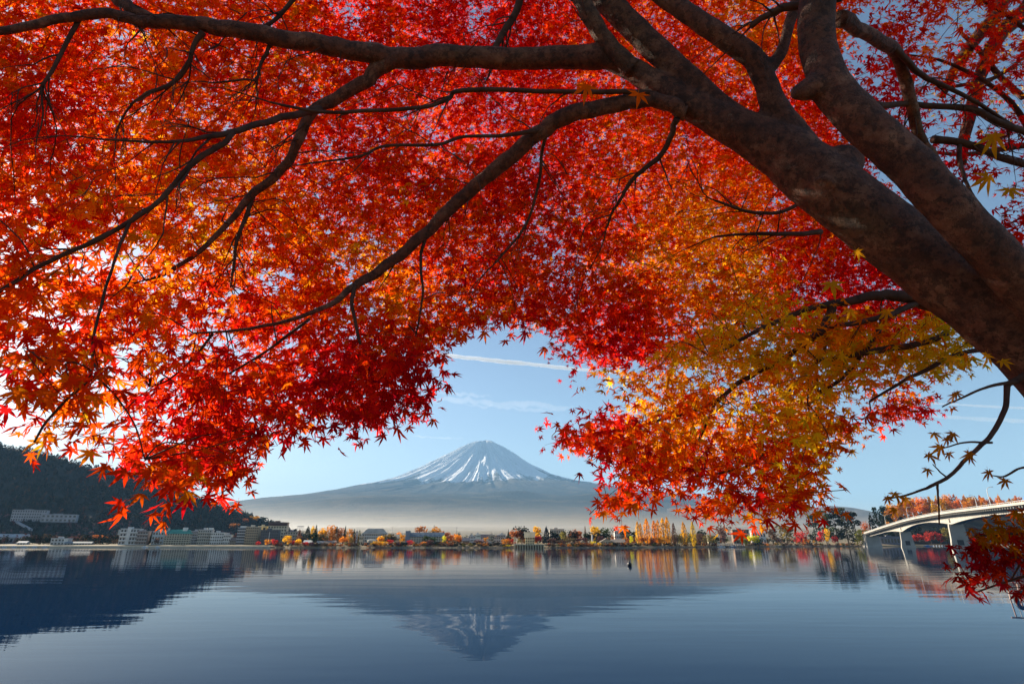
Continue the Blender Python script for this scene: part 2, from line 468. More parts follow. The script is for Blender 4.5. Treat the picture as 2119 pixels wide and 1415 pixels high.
def crown_poplar(n, seed):
    g = np.random.default_rng(seed)
    z = g.uniform(.06, 1, n)
    r = .42 * np.sin(np.clip(z, 0, 1) ** .8 * np.pi) ** .6 * g.uniform(.3, 1, n) ** .5
    a = g.uniform(0, 2*np.pi, n)
    r = r * (1 + .25 * np.sin(5*a + 14*z))
    p = np.stack([r*np.cos(a), r*np.sin(a), z], 1)
    v, f = cards(n, p, .05)
    return v, f
def crown_pine(n, seed):
    g = np.random.default_rng(seed)
    L_ = 26
    zc = g.uniform(.14, .97, L_); ang = g.uniform(0, 2*np.pi, L_)
    rr = .38 * np.sin(np.clip((1.08 - zc) / .95 * 1.9, 0, 2.3)) * g.uniform(.4, 1, L_)
    ctr = np.stack([rr*np.cos(ang), rr*np.sin(ang), zc], 1)
    w_ = g.integers(0, L_, n)
    d = g.normal(size=(n, 3)); d /= np.linalg.norm(d, axis=1)[:, None]
    p = ctr[w_] + d * (g.uniform(.3, 1, n) ** .5)[:, None] * np.array([.15, .15, .055]) * g.uniform(.7, 1.2, (L_, 1))[w_]
    return cards(n, p, .028, .5)
def crown_willow(n, seed):
    g = np.random.default_rng(seed)
    s = g.integers(0, 60, n); a = g.uniform(0, 2*np.pi, 60)[s]; r0 = g.uniform(.15, .5, 60)[s]
    t = g.uniform(0, 1, n)
    z = .98 - .35 * r0 - t * (.55 + .4 * r0) * .9
    r = r0 * (.75 + .25 * np.sqrt(t))
    p = np.stack([r*np.cos(a), r*np.sin(a), np.clip(z, .03, 1)], 1) + g.normal(0, .018, (n, 3))
    return cards(n, p, .04)
def trunk_mesh(h, r):
    mb = MB(); mb.tube([(0, 0, -.03), (.005, .004, h*.5), (0, .006, h)], [r*1.25, r, r*.5], 6)
    for k in range(4):
        a = k * 1.7 + .4
        mb.tube([(0, 0, h*(.55+.1*k)), (.14*math.cos(a), .14*math.sin(a), h*(.55+.1*k)+.16)], [r*.5, r*.15], 4)
    return mb.mesh('trunk')
TM = {}
for kd, fn, cnt, th, tr in (('round', crown_round, 420, .5, .022), ('conifer', crown_conifer, 420, .85, .016), ('poplar', crown_poplar, 520, .8, .05),
                            ('pine', crown_pine, 1500, .93, .02), ('willow', crown_willow, 700, .7, .03), ('larch', crown_conifer, 380, .9, .012)):
    TM[kd] = [mesh(kd + '_crown', *fn(cnt, 40 + i*7)) for i in range(4)]
    for m_ in TM[kd]: m_.materials.append(M['crown'])
    tm = trunk_mesh(th, tr); tm.materials.append(M['far_bark']); TM[kd + '_t'] = tm
NAME = {'round': 'tree', 'conifer': 'conifer_tree', 'poplar': 'poplar_tree', 'pine': 'pine_tree', 'willow': 'willow_tree', 'larch': 'larch_tree'}
TC = dict(gold=(.74, .40, .02), yellow=(.80, .60, .03), orange=(.68, .25, .03), rust=(.42, .14, .04), red=(.58, .05, .045), brown=(.16, .10, .06), dark=(.020, .030, .022),
          green=(.055, .075, .03), olive=(.24, .20, .05), plum=(.13, .06, .06), willow=(.45, .38, .06), teal=(.025, .045, .05))
nt_ = [0]
def tree(kind, px, pytop, Y, wpx, col, label, group=None, zbase=None, cat='tree', name=None):
    if Y is None:
        Y = on_hill(px, pytop + 13) - 4; zbase = zat(pytop + 14, Y)
    zb = landz(xat(px, Y), Y) if zbase is None else zbase
    X = xat(px, Y, zb)
    hgt = max(1.0, zat(pytop, Y) - zb); wid = wpx * 1.3 / F * Y * CT
    nt_[0] += 1; i = nt_[0]
    r = empty(name or NAME[kind], (X, Y, zb), (i * 2.39) % 6.28)
    r.scale = (wid, wid, hgt)
    tag(r, label, cat, group)
    c = link('crown', TM[kind][i % 4], None, r)
    j = 1 + .14 * math.sin(i * 12.9)
    cc = TC[col]; c.color = (cc[0]*j, cc[1]*(1 + .16*math.sin(i*7.7)), cc[2]*j, 1)
    t = link('trunk', TM[kind + '_t'], None, r)
    return r

# forest on the left hill (one mass) and the trees one can tell apart on its crest
pts = []; tnt = []
n0, n1_ = HG.shape[:2]
vis = [(i, j) for i in range(2, 27) for j in range(n1_) if -120 < hpx[j]]
V_, F_, C_ = [], [], []
def enlarge(b, k):
    q = b[0].reshape(-1, 4, 3); c = q.mean(1, keepdims=True); return ((c + (q - c)*k).reshape(-1, 3), b[1])
base = enlarge(crown_round(34, 5), 2.9); base2 = enlarge(crown_conifer(34, 6), 2.7)
off = 0
for q in range(9000):
    i = rng.integers(1, 26); j = rng.integers(0, n1_ - 1)
    if hpx[j] < -200: continue
    a, b = rng.random(2)
    p = HG[i, j]*(1-a)*(1-b) + HG[i, j+1]*a*(1-b) + HG[i+1, j]*(1-a)*b + HG[i+1, j+1]*a*b
    bv, bf = (base, base2)[rng.random() < .55]
    hh = rng.uniform(7, 13); ww = hh * rng.uniform(.6, 1.0)
    rot = rng.uniform(0, 6.28); cr, sr = math.cos(rot), math.sin(rot)
    x = bv[:, 0]*cr - bv[:, 1]*sr; y = bv[:, 0]*sr + bv[:, 1]*cr
    vv = np.stack([p[0] + x*ww, p[1] + y*ww, p[2] - 1.2 + bv[:, 2]*hh], 1)
    V_.append(vv); F_.append(bf + off); off += len(vv)
    low = max(0, 1 - i / 9.0)
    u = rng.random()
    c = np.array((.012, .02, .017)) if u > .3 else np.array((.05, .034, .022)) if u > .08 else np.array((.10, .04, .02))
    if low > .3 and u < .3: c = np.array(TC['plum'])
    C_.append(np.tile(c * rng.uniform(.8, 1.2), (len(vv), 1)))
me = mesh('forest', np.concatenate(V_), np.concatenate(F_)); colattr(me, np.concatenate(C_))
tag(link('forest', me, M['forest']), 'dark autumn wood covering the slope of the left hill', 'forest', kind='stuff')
for k in range(84):
    px = -20 + 600 * (k + rng.uniform(-.4, .4)) / 84
    py = np.interp(px, hpx, hpy); Y = float(np.interp(px, hpx, hY)); z = zat(py, Y) - 6.0
    big = 1.0 if px < 340 else .8
    kd = 'pine' if rng.random() < .6 else 'conifer'
    tree(kd, px, py - rng.uniform(3, 9) * big, Y + rng.uniform(-8, 8), rng.uniform(7, 12) * big, 'dark',
         'dark pine in the row along the crest of the left hill', 'pines on the crest of the left hill', z, name='pine_tree')
# larch wood on the low hill behind the bridge
for k in range(96):
    row = k % 3; px = 1842 + 420 * ((k // 3) + rng.uniform(-.4, .4)) / 32
    Y = 930 + row * 28 + rng.uniform(-8, 8) if px > 1870 else 905 + row * 12
    topy = np.interp(px, [1840, 1865, 1900, 1950, 2119, 2300], [1046, 1030, 1026, 1023, 1027, 1022]) + rng.uniform(-4, 5) + (2 - row) * 5
    zb = zat(np.interp(px, [1840, 1870, 1950, 2050, 2400], [1094, 1072, 1056, 1050, 1044]), 940) - 5
    tree('larch' if rng.random() < .5 else 'round', px, topy, Y, rng.uniform(14, 21), ('gold', 'orange', 'orange', 'rust', 'rust')[rng.integers(0, 5)],
         'golden larch in the dense wood on the hill behind the bridge', 'larches on the hill behind the bridge', zb, name='larch_tree')
for px, top, Y, wd in ((1812, 1060, 790, 22), (1826, 1046, 800, 24), (1842, 1048, 810, 26), (1858, 1060, 800, 24), (1874, 1068, 800, 22), (1835, 1066, 780, 22)):
    tree('pine' if px % 4 else 'conifer', px, top, Y, wd, 'dark', 'dark pine, %s, in the clump behind the bridge end' % {1812: 'leftmost', 1826: 'second from the left', 1842: 'tall and in the middle', 1858: 'second from the right', 1874: 'rightmost', 1835: 'low and in front'}[px], 'dark pines behind the bridge end')
# big pines by the grassy bank
for px, top, wd, lb in ((1690, 1066, 34, 'lowest tree of the dark pine clump, at its end away from the bridge'), (1712, 1053, 36, 'second pine of the dark clump, counting towards the bridge'),
                        (1735, 1050, 38, 'third pine of the dark clump, counting towards the bridge'), (1757, 1047, 40, 'tallest pine of the dark clump on the grassy bank'),
                        (1776, 1060, 30, 'pine at the bridge end of the dark clump, above a pale trunk')):
    tree('pine', px, top, 690, wd, 'green' if px in (1712, 1757) else 'dark', lb)
for a in [('willow', 1792, 1092, 672, 30, 'willow', 'yellow-green willow beside the bank end of the bridge'),
          ('round', 1798, 1078, 760, 16, 'rust', 'bare brownish tree behind the yellow-green willow'),
          ('round', 1702, 1094, 668, 14, 'red', 'crimson shrub under the first pine of the dark clump'), ('round', 1716, 1092, 669, 13, 'yellow', 'small yellow tree under the dark pine clump'),
          ('round', 1732, 1102, 668, 10, 'red', 'low crimson bush under the tallest dark pine'), ('round', 1660, 1098, 650, 24, 'red', 'bright red shrub on the grassy bank before the pines'),
          ('round', 1630, 1082, 700, 36, 'olive', 'rounded olive tree between the yellow tree and the pine clump'), ('round', 1600, 1092, 690, 26, 'brown', 'brown leafless-looking tree behind the tan bank'),
          ('round', 1558, 1100, 600, 22, 'yellow', 'bright yellow round tree beside the lakeside dock'), ('round', 1540, 1112, 597, 14, 'olive', 'small olive bush left at the foot of the yellow dock tree'),
          ('round', 1572, 1112, 605, 16, 'green', 'dark green bush beside the yellow dock tree'),
          ('round', 1970, 1091, 790, 32, 'olive', 'olive tree seen beneath the bridge arch'), ('round', 1905, 1100, 800, 20, 'red', 'red maple seen beneath the bridge, nearest the first pier'),
          ('round', 1928, 1099, 802, 22, 'red', 'red maple in the middle under the bridge arch'), ('round', 1948, 1100, 798, 18, 'red', 'red maple under the bridge arch beside the olive tree'),
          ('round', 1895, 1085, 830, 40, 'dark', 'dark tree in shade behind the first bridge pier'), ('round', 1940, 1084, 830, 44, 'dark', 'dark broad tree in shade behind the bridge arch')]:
    tree(*a)
# poplar spit
for px, top, wd, lb in ((1322, 1079, 9, 'golden poplar at the near-town end of the poplar row'), (1328, 1082, 6, 'slim golden poplar touching the first of the row'),
                        (1341, 1073, 12, 'broad golden poplar standing alone, second clump of the row'), (1356, 1077, 10, 'golden poplar, third clump of the row, its left stem'),
                        (1364, 1076, 10, 'golden poplar, third clump of the row, its right stem'), (1375, 1072, 11, 'golden poplar, fourth clump, the left of two tall stems'),
                        (1384, 1070, 10, 'golden poplar, fourth clump, the right of two tall stems'), (1397, 1082, 8, 'thin brownish poplar just past the tall pair'),
                        (1418, 1080, 10, 'golden poplar rising alone from the grey willow thicket'), (1437, 1080, 9, 'last golden poplar, at the dock end of the thicket')):
    tree('poplar', px, top, 534, wd*1.15, 'gold' if px != 1397 else 'brown', lb)
for a in [('round', 1308, 1108, 500, 10, 'yellow', 'small bright yellow tree before the poplar row'), ('round', 1332, 1104, 528, 18, 'orange', 'orange bush at the foot of the first poplars'),
          ('round', 1352, 1112, 526, 14, 'rust', 'rusty bush at the foot of the third poplar clump'), ('round', 1368, 1112, 526, 14, 'orange', 'orange bush before the tall poplar pair'),
          ('willow', 1402, 1103, 536, 22, 'brown', 'grey-brown willow next to the tall poplar pair'), ('willow', 1422, 1100, 548, 28, 'olive', 'olive willow in the middle of the thicket'),
          ('willow', 1446, 1101, 560, 28, 'brown', 'grey-brown willow at the middle of the thicket behind the poplars'), ('willow', 1468, 1104, 566, 26, 'olive', 'olive willow at the dock end of the thicket'),
          ('round', 1482, 1108, 575, 20, 'dark', 'dark bush beside the dock railing'), ('round', 1455, 1090, 640, 22, 'dark', 'dark tree behind the last poplar'), ('round', 1500, 1086, 680, 30, 'brown', 'brown tree above the dock'),
          ('round', 1305, 1094, 560, 26, 'green', 'dark green tree behind the small yellow tree'), ('round', 1290, 1098, 590, 20, 'dark', 'dark tree behind the gabled lakeside house')]:
    tree(*a)
# the town's trees, from the left hotels to the gabled house
for a in [('conifer', 306, 1104, 556, 10, 'dark', 'dark conifer between the balconied hotel and the green-roofed hotel'), ('round', 322, 1112, 540, 12, 'brown', 'brown tree before the small white block left of the green roof'),
          ('round', 160, 1108, 600, 40, 'plum', 'plum-grey tree low on the hill foot, above the long shed'), ('round', 205, 1106, 600, 36, 'rust', 'rusty tree at the hill foot left of the balconied hotel'),
          ('round', 110, 1104, 620, 34, 'plum', 'plum-grey tree under the hillside hotel'), ('round', 482, 1082, None, 18, 'rust', 'rusty tree above the dark banded hotel'),
          ('conifer', 490, 1056, None, 8, 'dark', 'slender dark conifer on the last shoulder of the hill, first of three'), ('conifer', 501, 1056, None, 7, 'dark', 'slender dark conifer on the last shoulder of the hill, middle of three'),
          ('conifer', 511, 1060, None, 8, 'dark', 'slender dark conifer on the last shoulder of the hill, last of three'), ('round', 527, 1067, None, 18, 'orange', 'orange tree on the end of the hill above the tan hotel'),
          ('round', 543, 1069, None, 20, 'dark', 'dark round tree at the very end of the hill'), ('round', 508, 1072, None, 16, 'rust', 'rusty tree beneath the three slender conifers'),
          ('round', 534, 1117, 494, 10, 'red', 'red shrub on the shore below the tan hotel'), ('round', 553, 1115, 492, 14, 'orange', 'orange shrub on the shore below the dark glazed block'), ('round', 566, 1114, 491, 14, 'red', 'red shrub beside the big round yellow tree'),
          ('round', 591, 1107, 486, 20, 'yellow', 'big round yellow tree on the shore below the cream hotel'), ('round', 616, 1111, 485, 14, 'yellow', 'smaller round yellow tree on the shore'),
          ('round', 604, 1117, 484, 10, 'red', 'red shrub between the two yellow shore trees'), ('round', 632, 1120, 483, 14, 'red', 'low red shrub just past the smaller yellow tree'), ('round', 645, 1121, 483, 10, 'plum', 'plum shrub on the shore below the conifers'),
          ('conifer', 617, 1094, 520, 12, 'brown', 'brown tree behind the smaller yellow shore tree'), ('conifer', 634, 1087, 522, 18, 'dark', 'tall dark conifer at the start of the golden grove'), ('round', 645, 1086, 540, 12, 'gold', 'golden tree just behind the tall dark conifer'),
          ('conifer', 651, 1085, 525, 12, 'dark', 'dark conifer between two golden trees of the grove'), ('round', 665, 1085, 530, 20, 'gold', 'large golden tree in the middle of the grove'), ('round', 682, 1086, 528, 20, 'orange', 'large orange tree beside the golden one in the grove'),
          ('round', 648, 1100, 505, 20, 'dark', 'dark bushy tree low at the front of the grove'), ('round', 668, 1104, 503, 18, 'brown', 'brown tree below the large golden tree'), ('conifer', 694, 1088, 530, 14, 'brown', 'brown pointed tree beyond the orange grove tree'),
          ('round', 704, 1091, 530, 16, 'rust', 'rusty tree at the far end of the grove'), ('conifer', 712, 1088, 525, 10, 'dark', 'dark conifer at the end of the grove'), ('round', 721, 1093, 530, 12, 'orange', 'orange tree last in the grove'),
          ('round', 709, 1106, 495, 20, 'orange', 'orange leafy tree near the shore before the grove end'), ('round', 724, 1109, 497, 12, 'olive', 'olive green bush beside the grey slab tower'),
          ('conifer', 731, 1094, 530, 12, 'dark', 'dark conifer left of the grey slab tower'), ('conifer', 742, 1096, 528, 12, 'green', 'dark conifer between slab tower and hip-roofed hotel'),
          ('round', 787, 1104, 488, 16, 'gold', 'golden tree by the round lakeside hall'), ('round', 787, 1119, 478, 34, 'yellow', 'low yellow shore bushes below the golden tree'), ('round', 800, 1103, 498, 18, 'olive', 'olive tree right behind the golden tree'), ('round', 804, 1116, 485, 14, 'red', 'red shrub between the two big pale hotels'),
          ('round', 812, 1101, 505, 14, 'brown', 'brown tree between the two big pale hotels'), ('round', 824, 1100, 540, 12, 'orange', 'orange tree behind the pale house between the hotels'), ('round', 832, 1103, 510, 12, 'gold', 'golden tree touching the blue-roofed hotel tower'),
          ('round', 873, 1088, 580, 24, 'rust', 'rusty tree on the knoll above the blue-grey roof, left'), ('round', 890, 1091, 578, 18, 'brown', 'brown tree on the knoll above the blue-grey roof, middle'), ('round', 902, 1089, 580, 20, 'orange', 'orange tree on the knoll above the blue-grey roof, right'), ('conifer', 897, 1086, 590, 6, 'dark', 'thin dark conifer topping the knoll above the blue-grey roof'),
          ('round', 880, 1108, 492, 13, 'green', 'green tree against the facade of the blue-roofed hotel'), ('round', 896, 1107, 492, 12, 'green', 'second green tree against the facade of the blue-roofed hotel'), ('round', 918, 1107, 494, 8, 'yellow', 'slim yellow tree at the end of the blue-roofed hotel'),
          ('round', 923, 1097, 525, 18, 'rust', 'rusty tree just beyond the blue-roofed hotel'), ('round', 849, 1117, 482, 12, 'red', 'red shrub below the blue-roofed hotel tower'), ('round', 876, 1118, 481, 12, 'orange', 'orange shrub below the blue-roofed hotel middle'), ('round', 890, 1116, 482, 14, 'plum', 'plum shrub below the blue-roofed hotel'),
          ('round', 935, 1103, 520, 12, 'orange', 'orange tree between hotel and houses, first of three'), ('round', 945, 1105, 515, 14, 'gold', 'golden tree between hotel and houses, second of three'), ('round', 955, 1108, 512, 12, 'orange', 'orange tree between hotel and houses, third of three'), ('round', 948, 1101, 550, 8, 'dark', 'dark treetop behind the golden tree by the houses'),
          ('round', 935, 1116, 484, 26, 'brown', 'brown shore thicket past the blue-roofed hotel'), ('round', 906, 1120, 480, 22, 'dark', 'dark shore thicket under the blue-roofed hotel end'), ('round', 825, 1119, 480, 30, 'dark', 'dark shore thicket between the pale hotels'),
          ('conifer', 975, 1102, 530, 14, 'teal', 'dark conifer standing among the white houses'), ('round', 1004, 1110, 500, 10, 'orange', 'orange tree among the white houses'), ('round', 990, 1117, 478, 26, 'plum', 'plum-brown shrub below the white houses'), ('round', 960, 1120, 474, 24, 'brown', 'brown shrub on the shore below the houses'),
          ('round', 1046, 1114, 476, 18, 'orange', 'orange bush at the end of the white houses'), ('round', 1058, 1113, 477, 14, 'red', 'red bush before the big two-toned tree mass'), ('conifer', 1052, 1094, 520, 8, 'dark', 'thin dark conifer on the left edge of the big two-toned tree mass'),
          ('round', 1066, 1087, 520, 26, 'rust', 'big rusty tree forming the left of the two-toned mass'), ('round', 1080, 1088, 525, 30, 'dark', 'big dark tree forming the right of the two-toned mass'), ('round', 1050, 1127, 464, 16, 'yellow', 'yellow shrub at the water by the long low pier'),
          ('round', 1112, 1088, 530, 22, 'gold', 'golden tree behind the cream gabled hall'), ('round', 1115, 1103, 490, 14, 'red', 'red-orange tree touching the cream gabled hall'), ('conifer', 1131, 1087, 520, 16, 'teal', 'tall dark conifer past the cream gabled hall'),
          ('round', 1148, 1098, 520, 20, 'dark', 'dark tree just past the tall conifer, shorter'), ('round', 1165, 1098, 525, 18, 'olive', 'olive tree below the flat cream building'), ('round', 1190, 1089, 530, 24, 'rust', 'rusty treetop midway along the wood'), ('round', 1185, 1096, 515, 28, 'dark', 'dark tree beneath the rusty treetop midway along the wood'),
          ('conifer', 1212, 1088, 530, 8, 'brown', 'thin brown pointed tree in the wood by the monument'), ('round', 1235, 1088, 535, 30, 'gold', 'golden treetop behind the white monument'), ('round', 1222, 1096, 520, 24, 'dark', 'dark tree beside the white monument'), ('round', 1256, 1091, 525, 28, 'green', 'dark green tree above the gabled lakeside house'), ('round', 1242, 1100, 515, 22, 'dark', 'dark tree between monument and gabled house'),
          ('round', 1140, 1113, 485, 26, 'plum', 'plum-grey shrub left of the small red tree at the water'), ('round', 1160, 1114, 488, 26, 'plum', 'plum-grey shrub right of the small red tree at the water'), ('round', 1180, 1112, 495, 26, 'brown', 'brown shrub above the small beach huts'), ('round', 1206, 1111, 495, 22, 'plum', 'plum-brown shrub left below the monument'), ('round', 1245, 1108, 500, 18, 'plum', 'plum-grey shrub right below the monument'),
          ('round', 1137, 1122, 466, 7, 'red', 'small red tree at the water past the long low pier'), ('round', 1227, 1119, 468, 11, 'yellow', 'yellow shrub at the water below the monument'), ('round', 1240, 1122, 468, 10, 'yellow', 'low yellow shrub left of the gabled house'), ('round', 1266, 1122, 466, 6, 'olive', 'slim yellow-green bush before the gabled house')]:
    tree(*a)

# thickets that read as one mass: scrub along the far shore, woods behind the town
def thicket(name, label, n, place, cols_):
    V_, F_, C_ = [], [], []; off = 0
    bases = [enlarge(crown_round(60, 70), 1.9), enlarge(crown_round(60, 71), 1.9), enlarge(crown_conifer(60, 72), 1.8)]
    for q in range(n):
        px, Y, hh, ww, kd = place()
        bv, bf = bases[kd]; X = xat(px, Y); z = landz(X, Y)
        rot = rng.uniform(0, 6.28); cr, sr = math.cos(rot), math.sin(rot)
        x = bv[:, 0]*cr - bv[:, 1]*sr; y = bv[:, 0]*sr + bv[:, 1]*cr
        vv = np.stack([X + x*ww, Y + y*ww, z - .12*hh + bv[:, 2]*hh], 1)
        V_.append(vv); F_.append(bf + off); off += len(vv)
        C_.append(np.tile(np.array(TC[cols_[rng.integers(0, len(cols_))]])*rng.uniform(.8, 1.2), (len(vv), 1)))
    me = mesh(name, np.concatenate(V_), np.concatenate(F_)); colattr(me, np.concatenate(C_))
    tag(link(name, me, M['forest']), label, 'thicket', kind='stuff')
def pl_scrub():
    px = rng.uniform(560, 1800); h_ = rng.uniform(1.2, 4.2)
    if 1060 < px < 1130 or 1484 < px < 1540: h_ *= .3
    return px, shoreY(px) + rng.uniform(2, 12), h_, h_*rng.uniform(1.1, 2.0), 0 if rng.random() < .8 else 1
thicket('shore_scrub', 'low brown and rust scrub lining the far shore', 620, pl_scrub, ['brown', 'plum', 'dark', 'brown', 'rust', 'olive', 'dark', 'orange'])
def pl_wood():
    px = rng.uniform(590, 1700); Y = shoreY(px) + rng.uniform(60, 190); h_ = rng.uniform(5, 10)
    return px, Y, h_, h_*rng.uniform(.6, 1.1), rng.integers(0, 3)
thicket('town_woods', 'mixed autumn woods filling the gaps behind the lakeside town', 520, pl_wood, ['brown', 'dark', 'dark', 'rust', 'olive', 'orange', 'plum', 'green'])
def pl_hillfoot():
    px = rng.uniform(-60, 560); Y = shoreY(px) + 40 + 560*rng.random()**1.3; h_ = rng.uniform(6, 11)
    return px, Y, h_, h_*rng.uniform(.7, 1.2), rng.integers(0, 3)
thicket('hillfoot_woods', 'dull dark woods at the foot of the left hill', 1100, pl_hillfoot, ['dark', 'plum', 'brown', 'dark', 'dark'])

# ================================================================== BUILDINGS
UC = MB().box(-.5, .5, -.5, .5, -.5, .5).mesh('window'); UC.materials.append(M['glass'])
UB = MB().box(-.5, .5, -.5, .5, -.5, .5).mesh('balcony'); UB.materials.append(M['paint'])
def building(name, label, px0, px1, pytop, Y, floors, cols_, wall, roof='flat', roofc=(.3, .3, .3), bands=None, zbase=None, depth=12, cat='building', rz=None, extra=None, wfrac=(.55, .5), group=None, ztop=None, roofh=3.0):
    xc = (px0 + px1) / 2
    zb = landz(xat(xc, Y), Y) - .3 if zbase is None else zbase
    X = xat(xc, Y, zb)
    W = (px1 - px0) / F * Y * CT; Hh = zat(pytop, Y) - zb
    r = empty(name, (X, Y, zb), -math.atan2(X, Y) * .6 if rz is None else rz)
    tag(r, label, cat, group)
    rh = {'flat': 0, 'gable': min(roofh, Hh*.4), 'hip': min(roofh, Hh*.35), 'side': min(roofh, Hh*.4)}[roof]
    h = Hh - rh
    o = MB().box(-W/2, W/2, 0, depth, 0, h).build('wall', M['paint'], r); o.color = (*wall, 1)
    mb = MB(); e = .7
    if roof == 'flat':
        mb.box(-W/2-.3, W/2+.3, -.3, depth+.3, h-.02, h+.45)
        mb.box(-W*.2, W*.05, depth*.3, depth*.7, h+.44, h+1.8)
    elif roof == 'gable':       # gable end faces the lake
        mb.prism([(-W/2-e, h-.25), (0, h+rh), (W/2+e, h-.25), (W/2+e, h-.5), (0, h+rh-.5), (-W/2-e, h-.5)], -e, depth+e)
        g_ = MB().prism([(-W/2, h), (W/2, h), (0, h+rh-.35)], .02, depth-.02).build('gable', M['paint'], r); g_.color = (*wall, 1)
    elif roof == 'side':
        mb.add([(-W/2-e,-e,h-.3),(W/2+e,-e,h-.3),(W/2+e,depth/2,h+rh),(-W/2-e,depth/2,h+rh),(W/2+e,depth+e,h-.3),(-W/2-e,depth+e,h-.3)], [(0,1,2,3),(3,2,4,5),(0,3,5),(1,4,2),(0,5,4,1)])
    else:
        q = W*.18
        mb.add([(-W/2-e,-e,h-.2),(W/2+e,-e,h-.2),(W/2+e,depth+e,h-.2),(-W/2-e,depth+e,h-.2),(-W/2+q,depth*.4,h+rh),(W/2-q,depth*.4,h+rh),(W/2-q,depth*.6,h+rh),(-W/2+q,depth*.6,h+rh)],
               [(0,3,2,1),(4,5,6,7),(0,1,5,4),(1,2,6,5),(2,3,7,6),(3,0,4,7)])
    o = mb.build('roof', M['roofing'], r); o.color = (*roofc, 1)
    fh = h / max(floors, 1); cw = W / max(cols_, 1)
    for i in range(floors):
        for j in range(cols_):
            wd = link('window', UC, None, r, (-W/2 + cw*(j+.5), -.02, fh*(i+.52)))
            wd.scale = (cw*wfrac[0], .18, fh*wfrac[1])
        if bands is not None:
            b = link('balcony', UB, None, r, (0, -.65, fh*i + fh*.13)); b.scale = (W*.97, 1.25, fh*.26); b.color = (*bands, 1)
    if extra:
        for nm, x0, x1, z0, z1, y0, y1, cc in extra:
            o = MB().box(x0*W, x1*W, y0, y1, z0*h, z1*h).build(nm, M['paint'], r); o.color = (*cc, 1)
    return r
Wh, Cr, Tan, Gy, Br, Dk = (.75, .74, .70), (.68, .60, .44), (.46, .36, .24), (.40, .41, .42), (.24, .16, .11), (.10, .11, .13)
hz = lambda py, Y: zat(py, Y)
YH = on_hill(60, 1078); YW = on_hill(120, 1080); YQ = on_hill(45, 1094)
building('hillside_hotel', 'grey four-row hotel high on the dark left hillside', 27, 86, 1055, YH-6, 4, 14, (.34, .34, .38), 'flat', (.25, .25, .28), zbase=hz(1078, YH-6), depth=16)
building('hillside_hotel_wing', 'long low pale wing right of the hillside hotel', 89, 150, 1064, YW-6, 2, 8, (.36, .36, .40), 'flat', (.3, .3, .33), zbase=hz(1080, YW-6), depth=14)
mb = MB(); ya, yb = YH - 14, YQ - 8; x0, x1 = xat(27, ya, 30), xat(62, yb, 25)
mb.add([(x0, ya, hz(1077, ya)), (x0, ya+6, hz(1077, ya)), (x1, yb+6, hz(1094, yb)), (x1, yb, hz(1094, yb)), (x0, ya, hz(1081, ya)), (x0, ya+6, hz(1081, ya)), (x1, yb+6, hz(1098, yb)), (x1, yb, hz(1098, yb))], [(0,1,2,3),(4,7,6,5),(0,3,7,4),(3,2,6,7),(2,1,5,6),(1,0,4,5)])
o = mb.build('ramp', M['paint']); o.color = (.4, .4, .44, 1); tag(o, 'pale sloping ramp below the hillside hotel', 'ramp')
building('long_house', 'long pale roof at the far left of the shore', -40, 40, 1104, 585, 1, 12, Gy, 'side', (.45, .47, .5))
building('small_house', 'small white house under the long pale roof', 36, 50, 1119, 548, 1, 3, Wh, 'side', (.5, .5, .52))
building('boathouse', 'pale boxy boathouse with white end on the left shore', 106, 136, 1114, 545, 2, 5, (.55, .56, .56), 'flat', (.6, .6, .6), extra=[('annex', .25, .5, 0, 1.02, -1.0, 4, Wh)])
building('long_shed', 'long low shed right of the pale boathouse', 137, 182, 1120, 545, 1, 9, (.3, .32, .34), 'side', (.25, .28, .3))
building('hotel', 'white hotel with bold balcony bands, first of the lakeside row', 246, 280, 1094, 548, 4, 6, (.5, .5, .5), 'flat', (.55, .58, .6), bands=(.78, .78, .76), extra=[('stair_tower', -.12, .06, 0, 1.06, -1.6, 3, Wh), ('penthouse', -.65, -.3, .62, .95, 2, 9, (.5, .55, .55))])
building('inn', 'narrow brownish inn attached to the banded hotel', 281, 300, 1099, 546, 4, 4, (.3, .22, .2), 'flat', (.35, .3, .3), bands=(.5, .46, .44))
building('annex_block', 'small white block left of the green-roofed hotel', 313, 339, 1099, 552, 3, 5, (.55, .57, .57), 'flat', (.6, .6, .6))
building('hotel', 'large beige hotel with a green roof and rooftop sign box', 340, 391, 1095, 545, 5, 11, (.48, .45, .36), 'hip', (.08, .33, .26), bands=(.62, .58, .46), roofh=3.6, extra=[('sign_box', .10, .26, 1.12, 1.55, 3, 6, Wh), ('chimney', -.47, -.40, 1.0, 1.5, 4, 6, (.4, .42, .44))])
building('apartment_block', 'dull grey block right of the green-roofed hotel', 392, 406, 1099, 550, 5, 4, (.36, .37, .4), 'flat', (.4, .4, .42), bands=(.5, .5, .52))
building('hotel', 'pale hotel with white penthouse, between grey and gridded blocks', 407, 432, 1096, 545, 5, 6, (.5, .48, .44), 'flat', (.55, .55, .55), bands=(.6, .57, .5), extra=[('penthouse', .2, .5, 1.0, 1.15, 2, 8, Wh)])
building('office_block', 'white block with a neat grid of dark windows', 434, 459, 1102, 540, 4, 6, Wh, 'flat', (.6, .6, .6))
building('guesthouse', 'small white guesthouse right of the gridded white block', 460, 474, 1106, 535, 3, 4, Wh, 'flat', (.55, .55, .55))
building('low_house', 'low brownish house between guesthouse and dark banded hotel', 475, 488, 1112, 535, 2, 4, (.4, .34, .28), 'side', (.25, .2, .18))
building('hotel', 'dark narrow hotel with white balcony bands and penthouse', 488, 504, 1092, 530, 6, 4, (.16, .19, .24), 'flat', (.5, .5, .5), bands=(.62, .62, .64), extra=[('penthouse', -.3, .35, 1.0, 1.12, 2, 8, Wh)])
